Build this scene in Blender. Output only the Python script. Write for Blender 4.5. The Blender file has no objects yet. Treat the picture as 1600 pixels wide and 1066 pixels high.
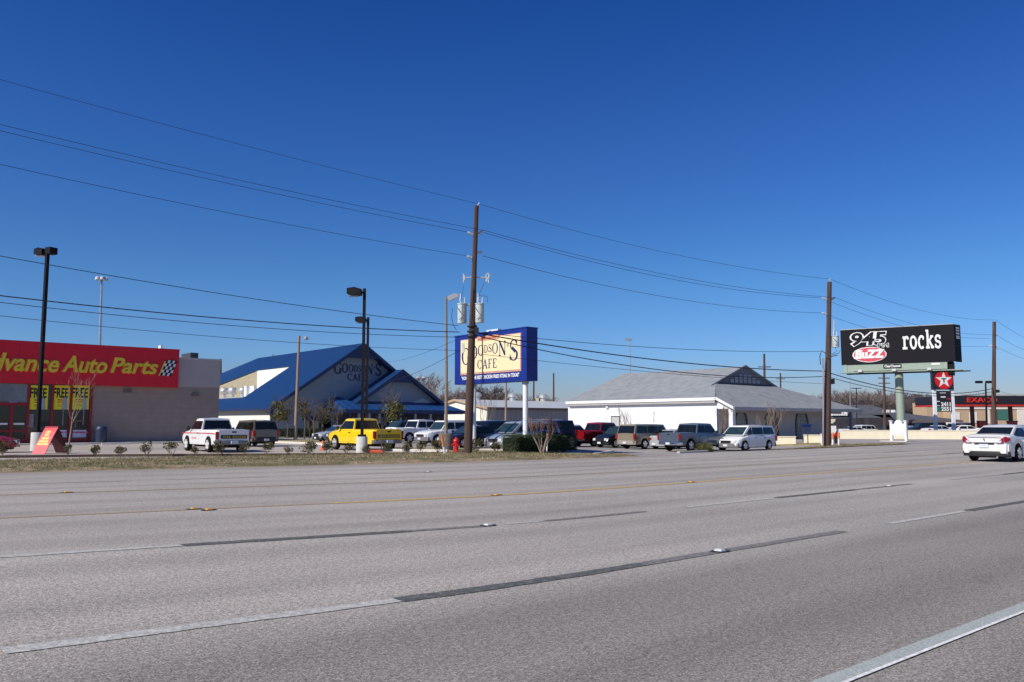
import bpy, bmesh, math, random
from mathutils import Vector, Matrix
random.seed(7)
R = math.radians
sc = bpy.context.scene
col = sc.collection
# ------------------------------------------------------------------ camera, light
FOC, CAMH = 1300.0, 1.6
PITCH = math.atan(128/FOC)
cd = bpy.data.cameras.new('camera'); cam = bpy.data.objects.new('camera', cd); col.objects.link(cam)
cd.sensor_width = 36; cd.lens = 36*FOC/1600; cd.clip_start = .1; cd.clip_end = 9000
cam.location = (0, 0, CAMH); cam.rotation_euler = (math.pi/2+PITCH, 0, 0)
sc.camera = cam
SUN = Vector((-.79, -.61, 0)).normalized(); EL = R(40)
sun_dir = Vector((SUN.x*math.cos(EL), SUN.y*math.cos(EL), math.sin(EL)))
w = bpy.data.worlds.new('World'); sc.world = w; w.use_nodes = True
nt = w.node_tree; bg = nt.nodes['Background']
sky = nt.nodes.new('ShaderNodeTexSky'); sky.sky_type = 'NISHITA'; sky.sun_disc = False
sky.sun_elevation = EL; sky.sun_rotation = math.atan2(SUN.x, SUN.y)
sky.air_density = 1.15; sky.dust_density = .15; sky.ozone_density = 2.2; sky.altitude = 0
hs = nt.nodes.new('ShaderNodeHueSaturation'); hs.inputs['Saturation'].default_value = 1.3; hs.inputs['Hue'].default_value = .512
gm = nt.nodes.new('ShaderNodeGamma'); gm.inputs['Gamma'].default_value = 1.0
nt.links.new(sky.outputs[0], hs.inputs['Color']); nt.links.new(hs.outputs[0], gm.inputs['Color'])
tcw = nt.nodes.new('ShaderNodeTexCoord'); spw = nt.nodes.new('ShaderNodeSeparateXYZ'); nt.links.new(tcw.outputs['Generated'], spw.inputs[0])
rpw = nt.nodes.new('ShaderNodeValToRGB'); cr_ = rpw.color_ramp          # clear winter air: deep blue aloft, paler low down
TINT = [(0, (.40,.47,.88)), (.035, (.43,.52,.93)), (.085, (.37,.59,1.05)), (.165, (.365,.625,.95)), (.337, (.326,.565,.906)), (.465, (.225,.495,.85)), (.75, (.30,.48,.74)), (1, (.36,.48,.66))]
while len(cr_.elements) < len(TINT): cr_.elements.new(.5)
for el_, (p_, c_) in zip(cr_.elements, TINT): el_.position = p_; el_.color = (*[q/1.2 for q in c_], 1)
nt.links.new(spw.outputs[2], rpw.inputs['Fac'])
mxw = nt.nodes.new('ShaderNodeMix'); mxw.data_type = 'RGBA'; mxw.blend_type = 'MULTIPLY'; mxw.inputs['Factor'].default_value = 1
nt.links.new(gm.outputs[0], mxw.inputs[6]); nt.links.new(rpw.outputs['Color'], mxw.inputs[7])
nt.links.new(mxw.outputs[2], bg.inputs['Color'])
bg.inputs['Strength'].default_value = .126
sl = bpy.data.lights.new('sun', 'SUN'); sl.energy = 5.0; sl.angle = R(.5); sl.color = (1, .94, .84)
so = bpy.data.objects.new('sun', sl); col.objects.link(so)
so.rotation_euler = (-sun_dir).to_track_quat('-Z', 'Y').to_euler()
sc.view_settings.view_transform = 'Standard'; sc.view_settings.look = 'None'
sc.view_settings.exposure = 0; sc.view_settings.gamma = 1

# ------------------------------------------------------------------ geometry helpers
def sm(t, a, b):
    t = min(1, max(0, (t-a)/(b-a))); return t*t*(3-2*t)
TH = R(40.2)                                     # heading of the road
U = Vector((math.cos(TH), math.sin(TH))); V = Vector((-math.sin(TH), math.cos(TH)))
def G(x, y):                                     # lie of the land
    n = x*V.x + y*V.y
    d = .26*sm(n, 27.5, 33)*sm(x, -2, 9)*(1-.7*sm(x, 19, 25))
    d += .5*sm(y, 98, 150)*sm(x, 22, 42)
    return -d
def ray(px, py):
    x = (px-800)/FOC; y = (533-py)/FOC
    return Vector((x, math.cos(PITCH)-y*math.sin(PITCH), math.sin(PITCH)+y*math.cos(PITCH)))
def P(px, py, Y):
    d = ray(px, py); t = Y/d.y
    return Vector((d.x*t, Y, CAMH+d.z*t))
def XY(px, Y): return Vector(((px-800)/FOC*Y*math.cos(PITCH), Y))
def gp(px, py):
    d = ray(px, py); z = 0
    for i in range(12):
        t = (z-CAMH)/d.z; z = G(d.x*t, d.y*t)
    return Vector((d.x*t, d.y*t, z))
CT = [(-1.5, .24), (-.3, .21), (.15, .165), (.35, .12), (.5, .085), (.65, .05), (.8, .02), (.95, .006), (1.1, 0), (99, 0)]
def cwarp(t):
    for (a, x), (b, y) in zip(CT, CT[1:]):
        if t <= b:
            if t < a: return x
            return x+(y-x)*(t-a)/(b-a)
    return 0
def roadpt(s, n0):                               # the road bends gently to the left of the view
    A = min(1, max(0, (n0-3)/7))
    n = n0*(1+A*cwarp(s/n0)) if n0 > 1 else n0
    return U*s + V*n
def ts(o, label=None, cat=None, group=None, kind=None):
    if label: o['label'] = label
    if cat: o['category'] = cat
    if group: o['group'] = group
    if kind: o['kind'] = kind
    return o
def empty(name, loc, rz=0, label=None, cat=None, group=None):
    o = bpy.data.objects.new(name, None); col.objects.link(o); o.empty_display_size = .3
    o.location = loc if len(loc) == 3 else (loc[0], loc[1], G(loc[0], loc[1]))
    o.rotation_euler = (0, 0, rz)
    return ts(o, label, cat, group)
class MB:
    def __init__(s): s.v = []; s.f = []; s.m = []; s.uv = None
    def add(s, vs, fs, m=0):
        o = len(s.v); s.v += [tuple(v) for v in vs]; s.f += [tuple(i+o for i in f) for f in fs]; s.m += [m]*len(fs); return s
    def box(s, x0, x1, y0, y1, z0, z1, m=0):
        return s.add([(x0,y0,z0),(x1,y0,z0),(x1,y1,z0),(x0,y1,z0),(x0,y0,z1),(x1,y0,z1),(x1,y1,z1),(x0,y1,z1)],
              [(0,3,2,1),(4,5,6,7),(0,1,5,4),(1,2,6,5),(2,3,7,6),(3,0,4,7)], m)
    def quad(s, a, b, c, d, m=0): return s.add([a,b,c,d], [(0,1,2,3)], m)
    def poly(s, pts, m=0): return s.add(pts, [tuple(range(len(pts)))], m)
    def prism(s, pts, off, m=0):
        n = len(pts); off = Vector(off); q = [Vector(p) for p in pts]
        return s.add(q+[p+off for p in q], [tuple(range(n))[::-1], tuple(range(n, 2*n))]+[(i, (i+1) % n, n+(i+1) % n, n+i) for i in range(n)], m)
    def cyl(s, p0, p1, r0, r1=None, n=12, m=0, caps=True):
        r1 = r0 if r1 is None else r1; p0 = Vector(p0); p1 = Vector(p1); d = (p1-p0).normalized()
        a = d.orthogonal().normalized(); b = d.cross(a)
        vs = [p0+(a*math.cos(2*math.pi*i/n)+b*math.sin(2*math.pi*i/n))*r0 for i in range(n)]
        vs += [p1+(a*math.cos(2*math.pi*i/n)+b*math.sin(2*math.pi*i/n))*r1 for i in range(n)]
        fs = [(i, (i+1) % n, n+(i+1) % n, n+i) for i in range(n)]
        if caps: fs += [tuple(range(n))[::-1], tuple(range(n, 2*n))]
        return s.add(vs, fs, m)
    def tube(s, pts, r, n=6, m=0):
        pts = [Vector(p) for p in pts]; k = len(pts); vs = []
        rr = r if isinstance(r, (list, tuple)) else [r]*k
        a = None
        for i, p in enumerate(pts):
            d = (pts[min(i+1, k-1)]-pts[max(i-1, 0)]).normalized()
            a = d.orthogonal().normalized() if a is None else (a-d*a.dot(d)).normalized()
            b = d.cross(a)
            vs += [p+(a*math.cos(2*math.pi*j/n)+b*math.sin(2*math.pi*j/n))*rr[i] for j in range(n)]
        fs = [(i*n+j, i*n+(j+1) % n, (i+1)*n+(j+1) % n, (i+1)*n+j) for i in range(k-1) for j in range(n)]
        fs += [tuple(range(n))[::-1], tuple(range((k-1)*n, k*n))]
        return s.add(vs, fs, m)
    def lathe(s, c, prof, n=16, m=0, ax='z'):
        vs = []
        for r, h in prof:
            for i in range(n):
                a = 2*math.pi*i/n; q = (r*math.cos(a), r*math.sin(a), h)
                if ax == 'y': q = (q[0], q[2], q[1])
                if ax == 'x': q = (q[2], q[0], q[1])
                vs.append((c[0]+q[0], c[1]+q[1], c[2]+q[2]))
        k = len(prof)
        fs = [(i*n+j, i*n+(j+1) % n, (i+1)*n+(j+1) % n, (i+1)*n+j) for i in range(k-1) for j in range(n)]
        fs += [tuple(range(n))[::-1], tuple(range((k-1)*n, k*n))]
        return s.add(vs, fs, m)
    def build(s, name, mats, parent=None, smooth=False, fixn=True, ang=40):
        me = bpy.data.meshes.new(name); me.from_pydata(s.v, [], s.f)
        mats = mats if isinstance(mats, (list, tuple)) else [mats]
        for x in mats: me.materials.append(x)
        me.polygons.foreach_set('material_index', s.m)
        if fixn or smooth:
            bm = bmesh.new(); bm.from_mesh(me)
            if fixn: bmesh.ops.recalc_face_normals(bm, faces=bm.faces)
            if smooth:
                for f in bm.faces: f.smooth = True
                for e in bm.edges:
                    if len(e.link_faces) != 2 or e.calc_face_angle(0) > R(ang): e.smooth = False
            bm.to_mesh(me); bm.free()
        if s.uv:
            ul = me.uv_layers.new(name='road')
            for p in me.polygons:
                for li in p.loop_indices: ul.data[li].uv = s.uv[me.loops[li].vertex_index]
        me.update()
        o = bpy.data.objects.new(name, me); col.objects.link(o)
        if parent is not None: o.parent = parent
        return o

# ------------------------------------------------------------------ materials
MATS = {}
def mat(name, c, rough=.7, metal=0, var=.12, scale=3.0, bump=0, bscale=40, spec=.5, coat=0, c2=None, stretch=None, emit=None):
    if name in MATS: return MATS[name]
    m = bpy.data.materials.new(name); m.use_nodes = True; t = m.node_tree; b = t.nodes['Principled BSDF']
    b.inputs['Roughness'].default_value = rough; b.inputs['Metallic'].default_value = metal
    b.inputs['Specular IOR Level'].default_value = spec
    if coat: b.inputs['Coat Weight'].default_value = coat; b.inputs['Coat Roughness'].default_value = .05
    tc = t.nodes.new('ShaderNodeTexCoord'); src = tc.outputs['Object']
    if stretch:
        mp = t.nodes.new('ShaderNodeMapping'); mp.inputs['Scale'].default_value = stretch
        t.links.new(src, mp.inputs['Vector']); src = mp.outputs['Vector']
    n = t.nodes.new('ShaderNodeTexNoise'); n.inputs['Scale'].default_value = scale; n.inputs['Detail'].default_value = 6
    n.inputs['Roughness'].default_value = .65
    t.links.new(src, n.inputs['Vector'])
    r = t.nodes.new('ShaderNodeValToRGB'); r.color_ramp.elements[0].position = .3; r.color_ramp.elements[1].position = .7
    k0 = 1-var; k1 = 1+var
    c2_ = c2 or [min(1, x*k1) for x in c]
    r.color_ramp.elements[0].color = (*[x*k0 for x in c], 1); r.color_ramp.elements[1].color = (*c2_, 1)
    t.links.new(n.outputs['Fac'], r.inputs['Fac']); t.links.new(r.outputs['Color'], b.inputs['Base Color'])
    if bump:
        n2 = t.nodes.new('ShaderNodeTexNoise'); n2.inputs['Scale'].default_value = bscale; n2.inputs['Detail'].default_value = 4
        t.links.new(tc.outputs['Object'], n2.inputs['Vector'])
        bp = t.nodes.new('ShaderNodeBump'); bp.inputs['Strength'].default_value = bump; bp.inputs['Distance'].default_value = .02
        t.links.new(n2.outputs['Fac'], bp.inputs['Height']); t.links.new(bp.outputs[0], b.inputs['Normal'])
    if emit:
        b.inputs['Emission Color'].default_value = (*c, 1); b.inputs['Emission Strength'].default_value = emit
    MATS[name] = m; return m
def stripes(name, c, c_dark, axis, period, width, rough=.5, metal=0, var=.06, bump=.5, spec=.5):
    # ribs or boards that run across one object axis; the seam colour and the bump belong to the panel itself
    m = mat(name, c, rough, metal, var, 1.5, spec=spec); t = m.node_tree; b = t.nodes['Principled BSDF']
    tc = [n for n in t.nodes if n.type == 'TEX_COORD'][0]; ramp = [n for n in t.nodes if n.type == 'VALTORGB'][0]
    sp = t.nodes.new('ShaderNodeSeparateXYZ'); t.links.new(tc.outputs['Object'], sp.inputs[0])
    def mth(op, a, bb=None):
        q = t.nodes.new('ShaderNodeMath'); q.operation = op
        for i, x in enumerate((a, bb)):
            if x is None: continue
            if isinstance(x, (int, float)): q.inputs[i].default_value = x
            else: t.links.new(x, q.inputs[i])
        return q.outputs[0]
    fr = mth('FRACT', mth('DIVIDE', sp.outputs[axis], period)); hit = mth('LESS_THAN', fr, width)
    mx = t.nodes.new('ShaderNodeMix'); mx.data_type = 'RGBA'; t.links.new(hit, mx.inputs['Factor'])
    t.links.new(ramp.outputs['Color'], mx.inputs[6]); mx.inputs[7].default_value = (*c_dark, 1)
    t.links.new(mx.outputs[2], b.inputs['Base Color'])
    bp = t.nodes.new('ShaderNodeBump'); bp.inputs['Strength'].default_value = bump; bp.inputs['Distance'].default_value = .03
    t.links.new(hit, bp.inputs['Height']); t.links.new(bp.outputs[0], b.inputs['Normal'])
    return m
M_blackplastic = mat('black_plastic', (.015,.015,.017), .5)
M_rubber = mat('rubber', (.010,.010,.010), .9, bump=.2, spec=.2)
M_alloy = mat('alloy', (.62,.62,.64), .3, .2)
M_chrome = mat('chrome', (.7,.7,.72), .15, 1)
M_glass = mat('car_glass', (.008,.011,.014), .12, 0, .3, spec=.35)
M_glasst = mat('car_glass_tint', (.02,.04,.045), .08, 0, .3, spec=.7)
M_red_lens = mat('red_lens', (.30,.006,.012), .15, coat=.6)
M_amber = mat('amber_lens', (.8,.25,.03), .2, coat=.5)
M_lamp = mat('headlamp', (.75,.77,.8), .12, .2, coat=.8)
M_plate = mat('plate', (.6,.65,.72), .5, scale=25, var=.25)
M_under = mat('underbody', (.012,.012,.012), .9)

# ------------------------------------------------------------------ lettering
def text_geo(body, bold=0.0, shear=0.0, space=1.0):
    cu = bpy.data.curves.new('t', 'FONT'); cu.body = body; cu.size = 1; cu.offset = bold; cu.shear = shear; cu.space_character = space
    cu.resolution_u = 3; cu.extrude = .01
    o = bpy.data.objects.new('t', cu); col.objects.link(o)
    dg = bpy.context.evaluated_depsgraph_get(); me = bpy.data.meshes.new_from_object(o.evaluated_get(dg))
    vs = [v.co.copy() for v in me.vertices]; fs = [tuple(p.vertices) for p in me.polygons]
    bpy.data.objects.remove(o); bpy.data.curves.remove(cu); bpy.data.meshes.remove(me)
    return vs, fs
def put_text(mb, body, o, r, u, wd, ht, depth=.03, m=0, bold=0, shear=0, space=1.0, grow=0):
    """letters in the rectangle from o, width wd along unit r, height ht along unit u, standing out by depth"""
    vs, fs = text_geo(body, bold, shear, space)
    x0 = min(v.x for v in vs); x1 = max(v.x for v in vs); y0 = min(v.y for v in vs); y1 = max(v.y for v in vs)
    o = Vector(o); r = Vector(r); u = Vector(u); n = r.cross(u)
    out = []
    for v in vs:
        a = (v.x-x0)/(x1-x0); b = (v.y-y0)/(y1-y0)
        out.append(o + r*(a*(wd+2*grow)-grow) + u*(b*(ht+2*grow)-grow) + n*(depth if v.z > 0 else 0))
    mb.add(out, fs, m)
GL = {  # stroke letters with serifs: ('l',x0,y0,x1,y1,thick) / ('a',cx,cy,rx,ry,deg0,deg1,thick at the sides,thick top and bottom)
 'G': (.9, [('a',.45,.5,.38,.47,45,330,.17,.05),('l',.76,.06,.76,.42,.14),('l',.6,.42,.9,.42,.05),('l',.73,.72,.73,.95,.05)]),
 'O': (.95,[('a',.47,.5,.38,.47,0,360,.17,.05)]),
 'D': (.9, [('l',.18,0,.18,1,.15),('a',.36,.5,.42,.475,-90,90,.17,.05),('l',.05,.025,.4,.025,.05),('l',.05,.975,.4,.975,.05)]),
 'N': (.98,[('l',.16,0,.16,1,.06),('l',.16,.95,.8,.05,.18),('l',.8,0,.8,1,.06),('l',.03,.97,.28,.97,.05),('l',.03,.03,.28,.03,.05),('l',.68,.97,.93,.97,.05)]),
 "'": (.3, [('l',.15,.68,.17,.98,.13)]),
 'S': (.75,[('a',.37,.74,.26,.23,20,270,.1,.05),('a',.37,.27,.29,.25,90,-160,.15,.05),('l',.24,.62,.52,.42,.17),('l',.64,.7,.64,.97,.05),('l',.08,.03,.08,.3,.05)]),
 'C': (.85,[('a',.45,.5,.38,.47,45,315,.17,.05),('l',.74,.68,.74,.95,.05)]),
 'A': (.95,[('l',.14,0,.46,.98,.06),('l',.46,.98,.8,0,.17),('l',.25,.33,.66,.33,.05),('l',.03,.025,.27,.025,.05),('l',.64,.025,.95,.025,.05)]),
 'F': (.75,[('l',.2,0,.2,1,.16),('l',.06,.975,.68,.975,.05),('l',.2,.52,.55,.52,.05),('l',.06,.025,.36,.025,.05),('l',.66,.78,.66,.99,.05)]),
 'E': (.78,[('l',.2,0,.2,1,.16),('l',.06,.975,.68,.975,.05),('l',.2,.52,.55,.52,.05),('l',.06,.025,.7,.025,.05),('l',.66,.78,.66,.99,.05),('l',.69,.02,.69,.25,.05)]),
 'r': (.62,[('l',.22,0,.22,.68,.15),('l',.04,.05,.46,.05,.1),('l',.06,.64,.28,.64,.1),('a',.42,.46,.16,.19,150,20,.12,.13)]),
 'o': (.66,[('a',.33,.35,.24,.32,0,360,.14,.1)]),
 'c': (.62,[('a',.34,.35,.24,.32,50,310,.14,.1),('l',.48,.48,.5,.66,.09)]),
 'k': (.72,[('l',.2,0,.2,1,.15),('l',.05,.95,.25,.95,.1),('l',.04,.05,.36,.05,.1),('l',.22,.28,.54,.62,.1),('l',.34,.38,.6,.05,.13),('l',.42,.64,.68,.64,.09),('l',.46,.05,.72,.05,.1)]),
 's': (.58,[('a',.3,.51,.18,.16,20,265,.12,.1),('a',.3,.19,.2,.16,95,-160,.13,.1),('l',.48,.48,.48,.68,.09),('l',.1,.02,.1,.22,.09)]),
}
def glyph(mb, ch, o, r, u, wd, ht, m=0, lift=.01, boldk=1.0, heavy=0):
    o = Vector(o); r = Vector(r); u = Vector(u); n = r.cross(u); gw = GL[ch][0]; k = 0
    for st in GL[ch][1]:
        k += 1; pts = []; L = []
        if st[0] == 'l':
            _, a, b, c, d, t = st; t = t*boldk+heavy; dx, dy = c-a, d-b; q = math.hypot(dx, dy); nx, ny = -dy/q*t/2, dx/q*t/2
            L = [((a+nx, b+ny), (a-nx, b-ny)), ((c+nx, d+ny), (c-nx, d-ny))]
        else:
            _, cx, cy, rx, ry, a0, a1, tv, th = st; N = 18
            tv = tv*boldk+heavy; th = th*boldk+heavy
            for i in range(N+1):
                a = R(a0+(a1-a0)*i/N); ca, sa = math.cos(a), math.sin(a); t = tv*ca*ca+th*sa*sa
                L.append(((cx+(rx+t/2)*ca, cy+(ry+t/2)*sa), (cx+(rx-t/2)*ca, cy+(ry-t/2)*sa)))
        f = lambda q: o + r*(q[0]/gw*wd) + u*(q[1]*ht) + n*(lift+k*.0025)
        for (p, q), (p2, q2) in zip(L, L[1:]): mb.quad(f(p), f(q), f(q2), f(p2), m)
def serif(mb, word, o, r, u, total, hts, m=0, lift=.01, bases=None, gap=.06, heavy=0):
    ws = [GL[c][0]*h for c, h in zip(word, hts)]; k = total/(sum(ws)+gap*max(hts)*(len(word)-1))
    x = 0
    for i, c in enumerate(word):
        glyph(mb, c, Vector(o)+Vector(r)*x+Vector(u)*(bases[i] if bases else 0), r, u, ws[i]*k, hts[i], m, lift, heavy=heavy)
        x += (ws[i]+gap*max(hts))*k
# ------------------------------------------------------------------ ground, road, lots
def road_mat(name, c, speck=.5, streak=.18, lanes=False, spscale=42):
    m = bpy.data.materials.new(name); m.use_nodes = True; t = m.node_tree; b = t.nodes['Principled BSDF']; L = t.links.new
    b.inputs['Roughness'].default_value = .85; b.inputs['Specular IOR Level'].default_value = .25
    uv = t.nodes.new('ShaderNodeUVMap'); uv.uv_map = 'road'
    def noise(sx, sy, sc_, det=4, rough=.6):
        mp = t.nodes.new('ShaderNodeMapping'); mp.inputs['Scale'].default_value = (sx, sy, 1); L(uv.outputs[0], mp.inputs[0])
        n = t.nodes.new('ShaderNodeTexNoise'); n.inputs['Scale'].default_value = sc_; n.inputs['Detail'].default_value = det; n.inputs['Roughness'].default_value = rough
        L(mp.outputs[0], n.inputs['Vector']); return n.outputs['Fac']
    def rng(f, a, b_, lo, hi):
        q = t.nodes.new('ShaderNodeMapRange'); q.inputs[1].default_value = a; q.inputs[2].default_value = b_; q.inputs[3].default_value = lo; q.inputs[4].default_value = hi
        L(f, q.inputs[0]); return q.outputs[0]
    def mul(a, b_):
        q = t.nodes.new('ShaderNodeMath'); q.operation = 'MULTIPLY'; L(a, q.inputs[0]); L(b_, q.inputs[1]); return q.outputs[0]
    fine = rng(noise(1, 1, spscale, 3, .75), .32, .68, 1-speck, 1+speck)
    fine2 = rng(noise(1, 1, spscale*.35, 2), .35, .65, 1-speck*.35, 1+speck*.35)
    st = rng(noise(.05, 1, 1.1, 4), .3, .7, 1-streak, 1+streak)
    big = rng(noise(.4, .6, .25, 5), .3, .7, .9, 1.1)
    k = mul(mul(mul(fine, fine2), st), big)
    # dark stones and pale stones of the aggregate
    vo = t.nodes.new('ShaderNodeTexVoronoi'); vo.inputs['Scale'].default_value = spscale*1.6; L(uv.outputs[0], vo.inputs['Vector'])
    vs = t.nodes.new('ShaderNodeSeparateColor'); L(vo.outputs['Color'], vs.inputs[0])
    k = mul(k, rng(vs.outputs[0], .0, 1, 1-speck*.8, 1+speck*.8))
    if lanes:                                      # the nearest lane is laid in darker stone; tyres polish two tracks per lane; cracks and oil
        sp = t.nodes.new('ShaderNodeSeparateXYZ'); L(uv.outputs[0], sp.inputs[0]); nn_ = sp.outputs[1]
        wob = rng(noise(.12, .12, 1.0, 3), .2, .8, -.35, .35)
        ad = t.nodes.new('ShaderNodeMath'); ad.operation = 'ADD'; L(nn_, ad.inputs[0]); L(wob, ad.inputs[1])
        k = mul(k, rng(ad.outputs[0], 5.2, 7.0, .69, 1.0))
        def mm(op, a, b_):
            q = t.nodes.new('ShaderNodeMath'); q.operation = op
            for i_, x_ in enumerate((a, b_)):
                if isinstance(x_, (int, float)): q.inputs[i_].default_value = x_
                elif x_ is not None: L(x_, q.inputs[i_])
            return q.outputs[0]
        fr = mm('FRACT', mm('DIVIDE', mm('SUBTRACT', nn_, 2.8), 3.66), None)
        a1_ = mm('ABSOLUTE', mm('SUBTRACT', mm('ABSOLUTE', mm('SUBTRACT', fr, .5), None), .24), None)
        tr = rng(a1_, .03, .17, .88, 1.03)
        k = mul(k, tr)
        ol = rng(mm('ABSOLUTE', mm('SUBTRACT', fr, .5), None), .0, .12, .93, 1.0); k = mul(k, ol)
        v2 = t.nodes.new('ShaderNodeTexVoronoi'); v2.feature = 'DISTANCE_TO_EDGE'; v2.inputs['Scale'].default_value = .22
        mp2 = t.nodes.new('ShaderNodeMapping'); mp2.inputs['Scale'].default_value = (.6, 1.0, 1); 
        va = t.nodes.new('ShaderNodeVectorMath'); va.operation = 'ADD'; L(uv.outputs[0], va.inputs[0])
        nz = t.nodes.new('ShaderNodeTexNoise'); nz.inputs['Scale'].default_value = 1.3; nz.inputs['Detail'].default_value = 6; L(uv.outputs[0], nz.inputs['Vector']); L(nz.outputs['Color'], va.inputs[1])
        L(va.outputs[0], mp2.inputs[0]); L(mp2.outputs[0], v2.inputs['Vector'])
        msk = rng(noise(.3, .3, .5, 3), .50, .58, 0, 1)
        crk = rng(v2.outputs['Distance'], .0, .0035, 0, 1)
        ck = mm('SUBTRACT', 1, mm('MULTIPLY', mm('MULTIPLY', mm('SUBTRACT', 1, crk), msk), .12)); k = mul(k, ck)
        spots = rng(noise(1, 1, .9, 3), .70, .76, 1.0, .80); k = mul(k, spots)
    mx = t.nodes.new('ShaderNodeVectorMath'); mx.operation = 'SCALE'; mx.inputs[0].default_value = c; L(k, mx.inputs['Scale'])
    L(mx.outputs[0], b.inputs['Base Color'])
    bp = t.nodes.new('ShaderNodeBump'); bp.inputs['Strength'].default_value = .35; bp.inputs['Distance'].default_value = .006
    L(fine, bp.inputs['Height']); L(bp.outputs[0], b.inputs['Normal'])
    return m
M_road = road_mat('asphalt_worn', (.37,.338,.305), .52, .09, True, 66)
M_lot = road_mat('lot_pavement', (.40,.355,.315), .22, .1)
M_lot2 = road_mat('lot_asphalt', (.32,.295,.28), .25, .12)
def worn(name, c, back, wear=.5, scale=9):
    m = bpy.data.materials.new(name); m.use_nodes = True; t = m.node_tree; b = t.nodes['Principled BSDF']; L = t.links.new
    b.inputs['Roughness'].default_value = .8; b.inputs['Specular IOR Level'].default_value = .25
    tc = t.nodes.new('ShaderNodeTexCoord')
    n = t.nodes.new('ShaderNodeTexNoise'); n.inputs['Scale'].default_value = scale; n.inputs['Detail'].default_value = 8; n.inputs['Roughness'].default_value = .75
    L(tc.outputs['Object'], n.inputs['Vector'])
    r = t.nodes.new('ShaderNodeValToRGB'); r.color_ramp.elements[0].position = wear-.13; r.color_ramp.elements[1].position = wear+.13
    r.color_ramp.elements[0].color = (*back, 1); r.color_ramp.elements[1].color = (*c, 1); L(n.outputs['Fac'], r.inputs['Fac'])
    n2 = t.nodes.new('ShaderNodeTexNoise'); n2.inputs['Scale'].default_value = 60; n2.inputs['Detail'].default_value = 3; L(tc.outputs['Object'], n2.inputs['Vector'])
    q = t.nodes.new('ShaderNodeMapRange'); q.inputs[1].default_value = .3; q.inputs[2].default_value = .7; q.inputs[3].default_value = .72; q.inputs[4].default_value = 1.25; L(n2.outputs['Fac'], q.inputs[0])
    mx = t.nodes.new('ShaderNodeVectorMath'); mx.operation = 'SCALE'; L(r.outputs['Color'], mx.inputs[0]); L(q.outputs[0], mx.inputs['Scale'])
    L(mx.outputs[0], b.inputs['Base Color']); return m
RB = (.295,.27,.248)
M_white_worn = worn('white_line_worn', (.52,.52,.50), RB, .465, 14)
M_white_faint = worn('white_line_faint', (.38,.37,.365), RB, .5)
M_dark_line = worn('contrast_stripe', (.085,.09,.09), RB, .39, 14)
M_dark_faint = worn('contrast_stripe_faint', (.13,.125,.125), RB, .46, 14)
M_yel = worn('yellow_line', (.50,.34,.14), RB, .40)
M_yel_faint = worn('yellow_line_faint', (.44,.30,.15), RB, .5)
M_edge = worn('edge_line_grey', (.37,.40,.38), RB, .33, 16)
M_edge2 = worn('edge_line_white', (.78,.78,.76), (.4,.4,.39), .40, 16)

def strip(name, s_list, n_list, dz, m, kind='structure', zfun=None, keep=None):
    mb = MB(); mb.uv = []; idx = {}
    for i, s in enumerate(s_list):
        for j, n in enumerate(n_list):
            p = roadpt(s, n); z = G(p.x, p.y)+dz+(zfun(s, n) if zfun else 0)
            mb.v.append((p.x, p.y, z)); mb.uv.append((s, n))
    k = len(n_list)
    for i in range(len(s_list)-1):
        for j in range(k-1):
            if keep and not keep((s_list[i]+s_list[i+1])/2, (n_list[j]+n_list[j+1])/2): continue
            mb.f.append((i*k+j, (i+1)*k+j, (i+1)*k+j+1, i*k+j+1)); mb.m.append(0)
    o = mb.build(name, m, fixn=False); o['kind'] = kind
    return o
def frange(a, b, st):
    n = max(1, int(round((b-a)/st))); return [a+(b-a)*i/n for i in range(n+1)]
S_far = frange(-90, 160, 1.5)+[x for x in frange(165, 600, 20)]
# terrain sheet out to the horizon
gx = [-4000,-1500,-700,-350,-200]+frange(-150, 190, 4)+[260,400,800,1600,4000]
gy = [-600,-200,-60]+frange(-30, 220, 4)+[300,450,800,1500,3000,7000]
mb = MB(); nx = len(gx)
for y in gy:
    for x in gx: mb.v.append((x, y, G(x, y)-.045))
for j in range(len(gy)-1):
    for i in range(nx-1): mb.f.append((j*nx+i, j*nx+i+1, (j+1)*nx+i+1, (j+1)*nx+i)); mb.m.append(0)
M_ground = mat('dry_ground', (.2,.17,.12), .95, var=.3, scale=.15)
mb.build('ground', M_ground, fixn=False)['kind'] = 'structure'
strip('road', S_far, [-9,-6,-3,0,1.5,3,4.5,6,8,10,12,14,16,18,20,22,24,25.5,27], 0, M_road)
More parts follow.
